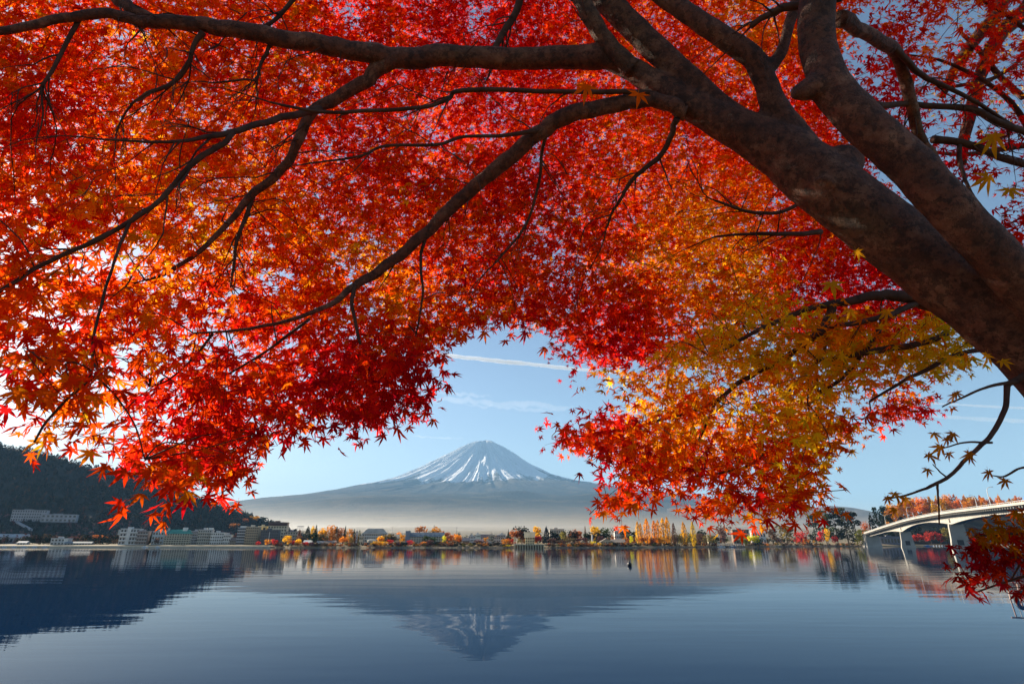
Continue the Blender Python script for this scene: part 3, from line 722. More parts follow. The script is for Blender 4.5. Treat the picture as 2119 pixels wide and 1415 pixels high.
building('hotel', 'tan hotel with rows of small windows and sunlit roof edge', 505, 530, 1090, 528, 7, 6, Tan, 'flat', (.7, .62, .5))
building('hotel', 'dark grey glazed block before the tall cream hotel', 537, 572, 1097, 516, 5, 8, Dk, 'flat', (.12, .13, .15), wfrac=(.5, .35), extra=[('mullion', -.02, .02, 0, .9, -.5, .5, (.5, .5, .5))])
building('hotel', 'tall cream hotel with dark brown roof storey', 551, 588, 1081, 548, 7, 7, Cr, 'flat', (.14, .09, .08), extra=[('attic', -.5, .5, .86, .99, -.5, 11, (.10, .06, .06))])
building('stair_block', 'bright yellowish block squeezed between tan and cream hotels', 530, 546, 1089, 545, 4, 2, (.72, .58, .28), 'flat', (.7, .6, .4))
building('low_hotel', 'low cream building right of the tall cream hotel', 588, 613, 1100, 530, 4, 5, (.56, .48, .38), 'flat', (.35, .3, .3), bands=(.65, .6, .5))
building('shore_house', 'white-roofed shore house below the conifer grove', 628, 642, 1117, 497, 1, 3, Wh, 'side', (.7, .72, .72))
building('shore_house', 'low white house at the shore under the golden grove', 655, 668, 1119, 492, 1, 4, Wh, 'side', (.5, .45, .42))
building('shore_house', 'brown-roofed low house near the shore right of the white one', 672, 692, 1118, 492, 1, 5, Cr, 'side', (.28, .2, .16))
building('slab_tower', 'slim grey slab tower left of the hip-roofed hotel', 735.0, 737.6, 1099, 520, 5, 1, (.45, .46, .5), 'flat', (.5, .5, .5), depth=4)
building('hotel', 'white hip-roofed hotel with dormers above three window rows', 749, 798, 1093, 505, 4, 11, (.66, .65, .6), 'hip', (.6, .5, .4), roofh=4.2, extra=[('dormer', x, x+.055, 1.0, 1.17, 1.2, 4, (.2, .18, .18)) for x in (-.32, -.18, -.05, .08, .21)])
building('annex_block', 'small cream annex left of the hip-roofed hotel', 742, 750, 1109, 498, 2, 2, Cr, 'flat', (.6, .55, .5))
building('house', 'pale yellow house between the two big pale hotels', 817, 837, 1105, 520, 2, 5, Cr, 'side', (.6, .5, .35))
building('hotel', 'long cream hotel with blue-grey roof and square corner tower', 840, 917, 1101, 500, 4, 15, (.52, .50, .40), 'side', (.22, .26, .30), roofh=3.2, extra=[('tower', -.52, -.40, 0, 1.62, -.6, 5, (.24, .28, .33))] + [('dormer', x, x+.05, 1.02, 1.22, 1.2, 4, (.28, .32, .37)) for x in (-.3, -.17, -.04, .09, .22, .35)])
mb = MB()
a = np.linspace(0, 2*np.pi, 20, endpoint=False)
Yr = 482; Xr = xat(769, Yr); rr = 9/F*Yr*CT; zr = landz(Xr, Yr)-.3; hr = zat(1115.5, Yr) - zr
r = tag(empty('lake_hall', (Xr, Yr, zr)), 'round cream hall at the water below the hip-roofed hotel', 'building')
o = MB().tube([(0, 0, 0), (0, 0, hr*.8)], [rr, rr], 20).build('wall', M['paint'], r); o.color = (.7, .6, .45, 1)
o = MB().tube([(0, 0, hr*.8), (0, 0, hr*.92), (0, 0, hr)], [rr*1.06, rr*.98, rr*.4], 20).build('roof', M['roofing'], r); o.color = (.62, .6, .52, 1)
for k in range(7):
    t = -math.pi/2 + (k-3)*.36
    wd = link('window', UC, None, r, (rr*math.cos(t), rr*math.sin(t), hr*.42)); wd.scale = (.9, .35, hr*.35); wd.rotation_euler = (0, 0, t + math.pi/2)
hl = [(957, 970, 1112, 505, Br, 'side', (.2, .18, .2), 'dark brown-walled house at the start of the house cluster'), (969, 984, 1109, 515, Wh, 'flat', (.5, .5, .5), 'white flat-roofed house left in the cluster behind the conifer'),
      (983, 994, 1106, 530, (.5, .58, .56), 'flat', (.6, .6, .6), 'pale greenish house in the middle of the cluster'), (994, 1012, 1105, 540, Wh, 'side', (.3, .22, .2), 'white house with brown roof, high in the cluster'),
      (1012, 1024, 1107, 535, Cr, 'flat', (.6, .55, .5), 'cream house right of the brown-roofed white one'), (1022, 1040, 1111, 505, (.6, .52, .48), 'flat', (.3, .25, .25), 'pinkish three-storey house with dark balconies'),
      (1032, 1046, 1106, 540, Wh, 'flat', (.6, .6, .6), 'white house at the end of the cluster, behind the pinkish one'), (985, 1000, 1115, 490, (.55, .45, .4), 'side', (.3, .2, .2), 'low pinkish house in front of the cluster'),
      (1006, 1018, 1116, 488, Wh, 'gable', (.4, .3, .25), 'small white gabled house in front of the cluster')]
for x0, x1, yt, Y, wc, rf, rc, lb in hl:
    building('house', lb, x0, x1, yt, Y, 3 if yt < 1112 else 2, 4, wc, rf, rc, depth=9)
building('hall', 'sunlit cream hall with tall gabled roof by the red-orange tree', 1087, 1106, 1100, 488, 3, 4, (.75, .62, .36), 'side', (.62, .5, .3), depth=16, roofh=5)
building('flat_building', 'flat cream building showing above the dark trees', 1138, 1168, 1095, 560, 3, 8, (.7, .62, .5), 'flat', (.65, .58, .5))
building('hut', 'little brown-roofed hut on the beach, left of two', 1180, 1190, 1119, 474, 1, 2, Cr, 'gable', (.35, .22, .15), depth=6)
building('hut', 'little cream beach hut with a stepped roof, right of two', 1200, 1212, 1117, 474, 2, 2, (.7, .58, .42), 'gable', (.5, .4, .3), depth=6)
building('lake_house', 'gabled stone-coloured lakeside house beside the yellow shrubs', 1244, 1268, 1113, 474, 2, 5, (.68, .56, .38), 'gable', (.42, .34, .28), depth=14, roofh=4)
building('lake_house', 'brown lakeside house attached right of the gabled one', 1267, 1293, 1115, 478, 2, 6, (.5, .38, .26), 'side', (.38, .3, .24), depth=10)
building('house', 'white house on the rise behind the gabled lakeside house', 1273, 1291, 1098, 590, 3, 5, Wh, 'flat', (.5, .42, .4))
building('house', 'cream house under red leaves behind the dock', 1468, 1490, 1104, 600, 2, 5, Cr, 'side', (.4, .35, .3))
building('lodge', 'dark brown three-storey lodge behind the dock railing', 1520, 1552, 1096, 612, 3, 6, Br, 'flat', (.2, .18, .18), bands=(.6, .45, .4))
building('house', 'white house above the bright yellow dock tree', 1560, 1586, 1095, 660, 2, 5, Wh, 'side', (.45, .4, .4))
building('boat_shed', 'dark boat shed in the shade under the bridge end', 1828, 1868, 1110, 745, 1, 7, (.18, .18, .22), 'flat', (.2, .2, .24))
building('low_house', 'grey low house seen between the bridge piers', 1908, 1960, 1104, 845, 1, 9, (.4, .38, .4), 'side', (.3, .28, .3))
# monument
Ym = 500; Xm = xat(1226, Ym); zm = landz(Xm, Ym)
r = tag(empty('monument', (Xm, Ym, zm)), 'slender white monument shaft among dark trees', 'monument')
o = MB().box(-1.6, 1.6, -1.6, 1.6, -.2, 1.2).build('base', M['paint'], r); o.color = (.6, .6, .58, 1)
hm = zat(1104, Ym) - zm
o = MB().add([(-.9,-.9,1.2),(.9,-.9,1.2),(.9,.9,1.2),(-.9,.9,1.2),(-.45,-.45,hm-1),(.45,-.45,hm-1),(.45,.45,hm-1),(-.45,.45,hm-1),(0,0,hm)], [(0,1,5,4),(1,2,6,5),(2,3,7,6),(3,0,4,7),(4,5,8),(5,6,8),(6,7,8),(7,4,8)]).build('shaft', M['paint'], r); o.color = (.78, .78, .76, 1)
# masts
for px, top, Y, lb in ((810, 1088, 560, 'thin steel mast rising between the two big pale hotels'), (944, 1089, 580, 'thin steel mast right of the blue-roofed hotel')):
    X = xat(px, Y); z = landz(X, Y); h_ = zat(top, Y) - z
    r = tag(empty('radio_mast', (X, Y, z)), lb, 'mast')
    o = MB().tube([(0, 0, -.2), (0, 0, h_)], [.22, .1], 6).build('pole', M['metal'], r); o.color = (.35, .35, .38, 1)
    o = MB().box(-.9, .9, -.08, .08, h_*.9, h_*.9+.2).box(-.6, .6, -.08, .08, h_*.95, h_*.95+.2).build('antenna', M['metal'], r); o.color = (.4, .4, .42, 1)
Y = 545; X = xat(615, Y); z = zat(1100, Y)
r = tag(empty('roof_sign_frame', (X, Y + 3, z)), 'open steel sign frame on the roof of the low cream building', 'sign frame')
mb = MB(); hh = zat(1087.5, Y) - z
for k in range(4): mb.tube([(-2.6+k*1.73, 0, -4), (-2.6+k*1.73, 0, hh)], .09, 4)
o = mb.build('posts', M['metal'], r); o.color = (.4, .4, .42, 1)
o = MB().box(-3, 3, -.08, .08, hh-.5, hh).box(-3, 3, -.08, .08, hh-1.5, hh-1.2).build('crossbar', M['metal'], r); o.color = (.45, .45, .47, 1)

# long low pier wall, dock, boats
Yp = 458; x0, x1 = xat(1064, Yp), xat(1126, Yp)
r = tag(empty('lake_pier', ((x0+x1)/2, Yp, 0)), 'long low cream pier with dark openings at the water', 'pier')
hw = (x1-x0)/2
o = MB().box(-hw, hw, -1.5, 6, 2.1, 2.6).build('deck', M['paint'], r); o.color = (.72, .62, .42, 1)
pl = MB().box(-.4, .4, -1.3, .0, -1, 2.1).mesh('pillar'); pl.materials.append(M['paint'])
for k in range(12):
    o = link('pillar', pl, None, r, (-hw + .5 + (2*hw-1)*k/11, 0, 0)); o.color = (.62, .5, .3, 1)
o = MB().box(-hw+.2, hw-.2, 2, 5.6, -1, 2.1).build('back_wall', M['paint'], r); o.color = (.25, .16, .08, 1)
Yd = 556; x0, x1 = xat(1484, Yd), xat(1540, Yd)
r = tag(empty('dock', ((x0+x1)/2, Yd, 0)), 'dark dock with a white railing below the lodge', 'dock'); hw = (x1-x0)/2
o = MB().box(-hw, hw, -1, 8, .7, 1.1).build('deck', M['paint'], r); o.color = (.12, .13, .16, 1)
mb = MB()
for k in range(9): mb.box(-hw+k*hw/4-.15, -hw+k*hw/4+.15, -.8, -.5, -1, .7)
o = mb.build('piles', M['paint'], r); o.color = (.1, .09, .09, 1)
mb = MB().box(-hw, hw, -.9, -.75, 2.9, 3.2).box(-hw, hw, -.9, -.75, 1.9, 2.05)
for k in range(13): mb.box(-hw+k*hw/6-.09, -hw+k*hw/6+.09, -.92, -.74, 1.1, 3.2)
o = mb.build('railing', M['paint'], r); o.color = (.78, .74, .7, 1)
def boat(px, Y, length, col, label, group=None, rz=0.0, cover=None):
    X = xat(px, Y, 0)
    r = tag(empty('boat', (X, Y, 0), rz), label, 'boat', group)
    n = 9; V_, F_ = [], []
    for i in range(n):
        t = i/(n-1); x = (t-.5)*length; bw = length*.16*(math.sin(min(1, t*1.35+.25)*math.pi*.62))*(1-max(0, t-.6)**2*5.2)
        sh = .55 + .5*max(0, t-.5)**2*2
        V_ += [(x, -bw, sh), (x, -bw*.7, -.15), (x, bw*.7, -.15), (x, bw, sh)]
    for i in range(n-1):
        for j in range(3): F_.append((i*4+j, i*4+j+1, (i+1)*4+j+1, (i+1)*4+j))
        F_.append((i*4, (i+1)*4, (i+1)*4+3, i*4+3))
    F_ += [(0, 3, 2, 1), ((n-1)*4, (n-1)*4+1, (n-1)*4+2, (n-1)*4+3)]
    o = link('hull', mesh('hull', V_, F_), M['metal'], r); o.color = (*col, 1)
    o = MB().prism([(-length*.25, .55), (length*.12, .55), (length*.07, 1.35), (-length*.2, 1.35)], -length*.09, length*.09).build('cabin', M['metal'], r); o.color = (*(cover or (.6, .62, .65)), 1)
    return r
boat(1921, 735, 11, (.02, .16, .42), 'blue boat moored beside the first bridge pier', cover=(.03, .2, .5))
for k, px in enumerate((1932, 1938, 1944, 1950, 1955)):
    boat(px, 738 + k, 5, (.75, .75, .74), 'white rowing boat, %s from the blue boat in the moored row under the bridge' % ('first', 'second', 'third', 'fourth', 'fifth')[k], 'white boats moored under the bridge', .9)
boat(1612, 628, 24, (.06, .055, .06), 'long dark flat boat drawn up at the tan bank', cover=(.5, .42, .32))
boat(1493, 552, 7, (.7, .72, .75), 'white boat moored left of the dock'); boat(1516, 550, 6, (.1, .14, .25), 'dark blue boat moored in front of the dock')
for k in range(7):
    boat(300 + k*26 + 5*math.sin(k*3), 511, 5.5, (.62, .66, .68), 'small pale boat, %s from the left in the line along the hotel shore' % ('first', 'second', 'third', 'fourth', 'fifth', 'sixth', 'seventh')[k], 'pale boats along the hotel shore', .2*math.sin(k*5))
for k in range(5):
    boat(8 + k*21, 516, 5.5, (.55, .6, .66), 'small bluish boat, %s from the left edge along the far left shore' % ('first', 'second', 'third', 'fourth', 'fifth')[k], 'bluish boats along the far left shore', .15*math.sin(k*4))
# buoy floating on the lake
Yb = 3.2 / math.tan(math.atan((1170.5-PCY)/F) - TH); Xb = xat(1303, Yb, 0)
r = tag(empty('buoy', (Xb, Yb, 0)), 'small black round buoy floating alone on the lake', 'buoy')
bm = bmesh.new(); bmesh.ops.create_uvsphere(bm, u_segments=20, v_segments=12, radius=.33)
for q in bm.verts: q.co.z = q.co.z*1.1 + .22
me = bpy.data.meshes.new('float'); bm.to_mesh(me); bm.free()
o = link('float', me, M['metal'], r); o.color = (.012, .012, .015, 1)
o = MB().tube([(0, 0, .55), (0, 0, .72)], [.1, .07], 10).build('top_ring', M['metal'], r); o.color = (.02, .02, .02, 1)

# stones along the tan bank: countless, one mass
V_, F_, off = [], [], 0
bs_ = bmesh.new(); bmesh.ops.create_icosphere(bs_, subdivisions=1, radius=1.0); bs_.verts.ensure_lookup_table()
iv = np.array([q.co[:] for q in bs_.verts]); if_ = np.array([[q.index for q in p.verts] for p in bs_.faces]); bs_.free()
for k in range(900):
    px = rng.uniform(750, 1820); Y = shoreY(px) + rng.uniform(-1.5, 3); s = rng.uniform(.25, .8)
    vv = iv * (1 + rng.uniform(-.25, .25, (len(iv), 1))) * s * np.array([1.3, 1, .6]) + np.array([xat(px, Y), Y, landz(xat(px, Y), Y)])
    V_.append(vv); F_.append(if_ + off); off += len(vv)
M['stone'] = m_plain('shore_stone', [(.3, (.13, .1, .08)), (.7, (.32, .26, .2))], .4)
tag(link('shore_stones', mesh('shore_stones', np.concatenate(V_), np.concatenate(F_)), M['stone']), 'rough stones lining the far shore', 'stones', kind='stuff')

# ================================================================== BRIDGE
BA = np.array([396.0, 652.0]); BB = np.array([xat(2119, 270), 270.0])
bd = (BB - BA) / np.linalg.norm(BB - BA); Lvis = np.linalg.norm(BB - BA); bnrm = np.array([bd[1], -bd[0]])
if bnrm[0] > 0: bnrm = -bnrm                       # towards the lake side seen from the camera
TOPP = np.array([(1803, 1103), (1812, 1100), (1860, 1086), (1915, 1071), (2000, 1056), (2060, 1049), (2119, 1042)])
def bpt(s): return BA + bd * s
def btop(s):
    p = bpt(min(s, Lvis)); px = pxof(p[0], p[1])
    z = zat(np.interp(px, TOPP[:, 0], TOPP[:, 1]), p[1])
    return z if s <= Lvis else z - .012*(s - Lvis)
S = np.linspace(0, Lvis + 110, 90)
ZT = np.array([btop(s) for s in S]); ZT = np.convolve(np.pad(ZT, 6, 'edge'), np.ones(13)/13, 'valid')
zt = lambda s: float(np.interp(s, S, ZT))
def sof(px):
    ss = np.linspace(0, Lvis+100, 600); pp = np.array([pxof(*bpt(s)) for s in ss]); return float(np.interp(px, pp, ss))
piers = [sof(1880), sof(1990), Lvis + 90]
def gdepth(s):
    k = [0] + piers + [Lvis + 300]
    for a_, b_ in zip(k[:-1], k[1:]):
        if a_ <= s <= b_:
            t = (s - a_) / (b_ - a_)
            if a_ == 0: u = max(0, 2*t - 1)
            else: u = abs(2*t - 1)
            return 2.3 + 3.2 * u ** 2.2
    return 2.3
br = tag(empty('road_bridge', (BA[0], BA[1], 0)), 'long pale concrete road bridge with arched girders crossing the lake', 'bridge')
def sweep(name, sec, mat, col=None, s_=S):
    """sec(s) -> list of (offset towards camera side, z)"""
    V_ = []; k = len(sec(0))
    for s in s_:
        p = bpt(s) - BA
        for o_, z in sec(s): V_.append((p[0] + bnrm[0]*o_, p[1] + bnrm[1]*o_, z))
    F_ = [(i*k+j, i*k+(j+1) % k, (i+1)*k+(j+1) % k, (i+1)*k+j) for i in range(len(s_)-1) for j in range(k)]
    F_ += [tuple(range(k-1, -1, -1)), tuple(range((len(s_)-1)*k, len(s_)*k))]
    o = link(name, mesh(name, V_, F_), mat, br)
    if col: o.color = (*col, 1)
    return o
HWD = 7.6
sweep('deck', lambda s: [(-HWD, zt(s)-1.1), (HWD, zt(s)-1.1), (HWD, zt(s)-1.75), (HWD-5.0, zt(s)-2.1), (-HWD+5.0, zt(s)-2.1), (-HWD, zt(s)-1.75)], M['concrete'])
sweep('girder', lambda s: [(-HWD+5.0, zt(s)-2.103), (HWD-5.0, zt(s)-2.103), (HWD-5.25, zt(s)-2.1-gdepth(s)), (-HWD+5.25, zt(s)-2.1-gdepth(s))], M['concrete'])
for sg in (-1, 1):
    sweep('parapet', lambda s: [(sg*(HWD-.02), zt(s)-1.097), (sg*(HWD-.02), zt(s)-.62), (sg*(HWD-.3), zt(s)-.62), (sg*(HWD-.3), zt(s)-1.097)], M['concrete'])
    sweep('handrail', lambda s: [(sg*(HWD-.08), zt(s)-.12), (sg*(HWD-.08), zt(s)), (sg*(HWD-.22), zt(s)), (sg*(HWD-.22), zt(s)-.12)], M['metal'], (.6, .6, .6))
    mb = MB()
    for s in np.arange(1, Lvis+100, 2.5):
        p = bpt(s) - BA + bnrm * sg * (HWD-.15)
        mb.box(p[0]-.07, p[0]+.07, p[1]-.07, p[1]+.07, zt(s)-.63, zt(s)-.11)
    o = mb.build('railing_posts', M['metal'], br); o.color = (.55, .55, .56, 1); o['kind'] = 'stuff'
bm_ = MB().box(-.25, .25, 0, 4.3, -.85, 0).mesh('bracket'); bm_.materials.append(M['concrete'])
ang = math.atan2(bnrm[1], bnrm[0]) - math.pi/2
for s in np.arange(3, Lvis+60, 3.2):
    p = bpt(s) - BA + bnrm * (HWD-5.05)
    o = link('bracket', bm_, None, br, (p[0], p[1], zt(s)-1.95)); o.rotation_euler = (0, 0, ang)
for i, s in enumerate(piers):
    zb_ = zt(s) - 2.1 - gdepth(s)
    p = bpt(s) - BA
    def ring(hw_, th, z): return [(p[0]+bnrm[0]*a_+bd[0]*b_, p[1]+bnrm[1]*a_+bd[1]*b_, z) for a_, b_ in ((-hw_, -th), (hw_, -th), (hw_, th), (-hw_, th))]
    V_ = ring(3.6, 1.0, zb_+.35) + ring(3.8, 1.1, zb_-.6) + ring(4.2, 1.3, max(2, zb_*.4)) + ring(5.2, 1.7, -1.2)
    F_ = [(0, 1, 2, 3)] + [(a_*4+j, (a_+1)*4+j, (a_+1)*4+(j+1) % 4, a_*4+(j+1) % 4) for a_ in range(3) for j in range(4)]
    pr_ = link('pier', mesh('pier', V_, F_), M['concrete'], br)
    q = p + bd*1.38
    mb = MB(); mb.box(-1.6, 1.6, -.12, .12, 1.8, min(5.2, zb_*.62))
    o = link('opening', mb.mesh('opening'), M['metal'], pr_, (q[0], q[1], 0)); o.rotation_euler = (0, 0, ang + math.pi/2 if False else math.atan2(bnrm[1], bnrm[0])); o.color = (.03, .035, .05, 1)
    for k in (-1, 1):
        qq = p + bd*k*.75 + bnrm*(HWD-5.1)
        o = link('vent', MB().box(-.32, .32, -.12, .12, -1.1, 1.1).mesh('vent'), M['metal'], br, (qq[0], qq[1], zb_+gdepth(s)*.42)); o.rotation_euler = (0, 0, ang); o.color = (.05, .045, .05, 1)
# abutment
p = bpt(-4) - BA
V_ = []
for z, a_, b0, b1 in ((-1, 7.2, -26, 7), (zt(0)-2.0, 6.4, -26, 3.5)):
    V_ += [(p[0]+bnrm[0]*o_+bd[0]*b_, p[1]+bnrm[1]*o_+bd[1]*b_, z) for o_, b_ in ((-a_, b0), (a_, b0), (a_, b1), (-a_, b1))]
link('abutment', mesh('abutment', V_, BOXF), M['concrete'], br)
# street lamps on the bridge
def lamp_meshes():
    mb = MB(); mb.tube([(0, 0, 0), (0, 0, 6.8), (.12, 0, 7.8), (.55, 0, 8.6), (1.2, 0, 8.95), (2.0, 0, 9.05)], [.2, .16, .14, .13, .12, .1], 7)
    pole = mb.mesh('pole'); pole.materials.append(M['metal'])
    hd = MB().add([(1.9, -.2, 8.94), (2.9, -.28, 8.96), (2.9, .28, 8.96), (1.9, .2, 8.94), (1.95, -.14, 9.2), (2.7, -.18, 9.22), (2.7, .18, 9.22), (1.95, .14, 9.2)], BOXF).mesh('lamp_head'); hd.materials.append(M['metal'])
    bs2 = MB().tube([(0, 0, -.7), (0, 0, .5)], [.24, .2], 8).mesh('base'); bs2.materials.append(M['metal'])
    return pole, hd, bs2
LM = lamp_meshes()
ordn = ['first', 'second', 'third', 'fourth', 'fifth', 'sixth']
for side, pxs, nm in ((1, (1822, 1863, 1917, 1997, 2116), 'lake-side'), (-1, (1884, 1938, 2014), 'far-side')):
    for i, px in enumerate(pxs):
        s = sof(px); p = bpt(s) + bnrm*side*(HWD-.55)
        r = tag(empty('street_lamp', (p[0], p[1], zt(s)-1.1), math.atan2(-bnrm[1]*side, -bnrm[0]*side)), 'curved grey street lamp, %s along the %s rail of the bridge from the bank' % (ordn[i], nm), 'street lamp', 'street lamps on the bridge')
        for nm2, me_ in zip(('pole', 'lamp_head', 'base'), LM):
            o = link(nm2, me_, None, r); o.color = (.62, .6, .58, 1)

# mooring frame with a tyre, half hidden by the sapling
Yq = 37.0; Xq = xat(2104, Yq, .5)
r = tag(empty('mooring_frame', (Xq, Yq, 0)), 'small pinkish pipe frame with a black tyre in the water behind the sapling', 'mooring frame')
for x_ in (-.45, .15):
    o = MB().tube([(x_ - .12, 0, -.8), (x_, 0, .95)], [.045, .04], 8).build('post', M['metal'], r); o.color = (.5, .3, .24, 1)
o = MB().tube([(-.75, 0, .9), (.5, 0, .98)], [.04, .04], 8).build('crossbar', M['metal'], r); o.color = (.5, .3, .24, 1)
V_, F_ = [], []
for i in range(20):
    a = 2*math.pi*i/20
    for j in range(8):
        b = 2*math.pi*j/8; q = .34 + .13*math.cos(b); V_.append((q*math.cos(a), .13*math.sin(b) - .2, q*math.sin(a) + .12))
for i in range(20):
    for j in range(8): F_.append((i*8+j, ((i+1) % 20)*8+j, ((i+1) % 20)*8+(j+1) % 8, i*8+(j+1) % 8))
o = link('tyre', mesh('tyre', V_, F_, True), M['metal'], r); o.color = (.015, .015, .017, 1)
# ================================================================== NEAR MAPLES
m, nt, N, L, bs = newmat('maple_bark')
tc = N.new('ShaderNodeTexCoord')
b1 = noise(nt, 5.0, 10, 0.75, tc.outputs['Object'])
base = ramp(nt, b1, [(0.34, (0.065, 0.017, 0.009)), (0.5, (0.16, 0.052, 0.029)), (0.66, (0.30, 0.135, 0.080))])
moss = ramp(nt, noise(nt, 1.3, 5, 0.6, tc.outputs['Object']), [(0.54, (0, 0, 0)), (0.74, (.5, .5, .5))])
base = mixc(nt, moss, base, (0.13, 0.10, 0.045))
spot = ramp(nt, noise(nt, 22.0, 5, 0.7, tc.outputs['Object']), [(0.38, (.3, .25, .24)), (0.54, (1, 1, 1))])
crk = math_(nt, 'ABSOLUTE', math_(nt, 'SUBTRACT', noise(nt, 11.0, 6, 0.7, tc.outputs['Object']), 0.5))
crack = ramp(nt, crk, [(0.0, (.25, .2, .2)), (0.018, (1, 1, 1))])
lich = ramp(nt, noise(nt, 6.5, 6, 0.7, tc.outputs['Object']), [(0.64, (0, 0, 0)), (0.70, (.55, .55, .55))])
base = mixc(nt, lich, base, (0.30, 0.25, 0.19))
base = mixc(nt, 1.0, base, crack, 'MULTIPLY')
L.new(mixc(nt, 1.0, base, spot, 'MULTIPLY'), bs.inputs['Base Color'])
bs.inputs['Roughness'].default_value = 0.75
hgt = math_(nt, 'ADD', noise(nt, 14.0, 8, 0.75, tc.outputs['Object']), math_(nt, 'MULTIPLY', noise(nt, 70.0, 5, 0.7, tc.outputs['Object']), 0.35))
L.new(bump(nt, hgt, 0.03, 1.0), bs.inputs['Normal'])
M['bark'] = m
M['twig'] = m_plain('twig_bark', [(0.3, (0.035, 0.014, 0.010)), (0.7, (0.10, 0.05, 0.036))], 12.0, 0.8, 0.004, 60.0)

def path(spec, m_=6, wob=0.006, rv=.18):
    """spec rows: px, py, depth, width in px -> smooth 3D path and radii"""
    s = np.array(spec, float)
    p = np.array([P(a, b, d) for a, b, d, w_ in s]); r = s[:, 3] / 2 / F * s[:, 2]
    q = catmull(np.column_stack([p, r]), m_)
    pts = q[:, :3]; rad = np.clip(q[:, 3], .0012, None)
    k = np.arange(len(pts))
    seed = s[0, 0] * .37
    pts = pts + np.stack([fbm(k*.35 + seed, k*0+1., 2) - .37, fbm(k*.35 + seed, k*0+9., 2) - .37, fbm(k*.35+seed, k*0+17., 2) - .37], 1) * np.minimum(wob*6, rad*1.2)[:, None]
    rad = rad * (1 + rv * (fbm(k*.5 + seed, k*0+5., 2) - .37))
    return pts, rad

def side_twigs(pts, rad, base_, parent, n, seed, down=.35):
    g = np.random.default_rng(seed); V_, F_, off = [], [], 0
    seglen = np.linalg.norm(np.diff(pts, axis=0), axis=1).sum()
    scr = lambda q: PCY - F*((q - np.array([0, 0, CAMH])) @ np.array([0, -ST, CT]))/((q - np.array([0, 0, CAMH])) @ np.array([0, CT, ST]))
    jobs = [(len(pts)-1, pts[-1]-pts[-3], rad[-1], 1.0)] if scr(pts[-1]) < 560 else []
    for q in range(n):
        i = int(g.uniform(.25, .97)*(len(pts)-1))
        if scr(pts[i]) > 590: continue
        jobs.append((i, pts[min(i+1, len(pts)-1)]-pts[max(i-1, 0)], rad[i]*.5, g.uniform(.5, 1.1)))
    while jobs:
        i, d, r0, ln = jobs.pop()
        st = pts[i] if isinstance(i, int) else i
        d = d/(np.linalg.norm(d)+1e-9); r0 = min(max(r0, .0016), .006)
        lt = ln*g.uniform(.28, .55)
        if isinstance(i, int) and i != len(pts)-1: d = d + g.normal(0, .55, 3) + np.array([0, 0, -down*.4]); d /= np.linalg.norm(d)
        q = [st]; k = 7
        for s in range(k):
            d = d + g.normal(0, .16, 3) + np.array([0, 0, -down*.12]); d /= np.linalg.norm(d); q.append(q[-1] + d*lt/k)
            if ln > .35 and g.random() < .22: jobs.append((q[-1], d + g.normal(0, .6, 3), r0*.6, ln*.55))
        v_, f_ = tube(np.array(q), np.linspace(r0, .0007, k+1), 4); f_ = [a for a in f_ if len(a) == 4]
        V_.append(v_ - base_); F_.append(np.array(f_) + off); off += len(v_)
    if V_:
        o = link('twigs', mesh('twigs', np.concatenate(V_), np.concatenate(F_)), M['twig'], parent); o['kind'] = 'stuff'

# ---- main red maple: skeleton (px, py, distance m, thickness px)
TRUNK = [
    [(2600, 1500, 2.9, 258), (2470, 1190, 2.75, 215), (2320, 930, 2.6, 176), (2190, 768, 2.55, 153), (2060, 652, 2.6, 141), (1930, 552, 2.7, 134), (1810, 460, 2.8, 129), (1700, 378, 2.9, 124), (1620, 316, 3.0, 110), (1540, 274, 3.05, 83), (1450, 229, 3.1, 64), (1365, 182, 3.15, 53), (1300, 140, 3.2, 46), (1240, 119, 3.2, 40), (1160, 119, 3.25, 38)],
    [(1670, 345, 3.0, 86), (1585, 296, 3.05, 69), (1500, 234, 3.1, 57), (1420, 162, 3.15, 55), (1340, 86, 3.2, 52), (1270, 18, 3.25, 51), (1190, -60, 3.35, 46), (1090, -170, 3.5, 39), (980, -300, 3.7, 28)],
    [(1660, 310, 3.0, 72), (1604, 226, 3.0, 55), (1584, 170, 3.0, 46), (1556, 120, 3.0, 46), (1500, 80, 3.02, 44), (1432, 34, 3.05, 40), (1375, -6, 3.1, 39), (1300, -55, 3.15, 35), (1180, -150, 3.3, 29), (1080, -260, 3.5, 20)],
    [(1580, 150, 3.0, 33), (1616, 112, 3.0, 25), (1632, 58, 3.0, 23), (1650, 0, 3.0, 26), (1680, -90, 3.05, 22), (1700, -220, 3.1, 15)],
    [(2400, 960, 2.5, 112), (2250, 750, 2.42, 100), (2110, 582, 2.4, 89), (1990, 455, 2.4, 86), (1880, 340, 2.45, 84), (1790, 256, 2.5, 83), (1724, 184, 2.55, 77), (1694, 110, 2.6, 72), (1690, 30, 2.62, 71), (1700, -60, 2.65, 67), (1690, -200, 2.7, 58), (1650, -400, 2.8, 46)],
    [(1690, 178, 2.55, 55), (1655, 190, 2.55, 37), (1640, 194, 2.55, 20)],
    [(1750, 330, 2.9, 77), (1700, 395, 2.78, 55)],
]
BASEP = P(2600, 1500, 2.9); BASEP[2] = 1.2
def tree_root(name, base_, label, cat='tree'):
    return tag(empty(name, tuple(base_)), label, cat)
maple = tree_root('maple_tree', BASEP, 'great red maple leaning in over the lake, its thick trunk crossing the right side')
mb = MB(); TRP = []
for k, sp in enumerate(TRUNK):
    pts, rad = path(sp, 8, .002, .06)
    if k == 0:
        pts = np.vstack([np.linspace([BASEP[0]+.05, BASEP[1], 1.0], pts[0], 4)[:-1], pts]); rad = np.concatenate([[rad[0]*1.5, rad[0]*1.2, rad[0]*1.05], rad])
    TRP.append((pts, rad))
    v_, f_ = tube(pts - BASEP, rad, 20); mb.add(v_, f_)
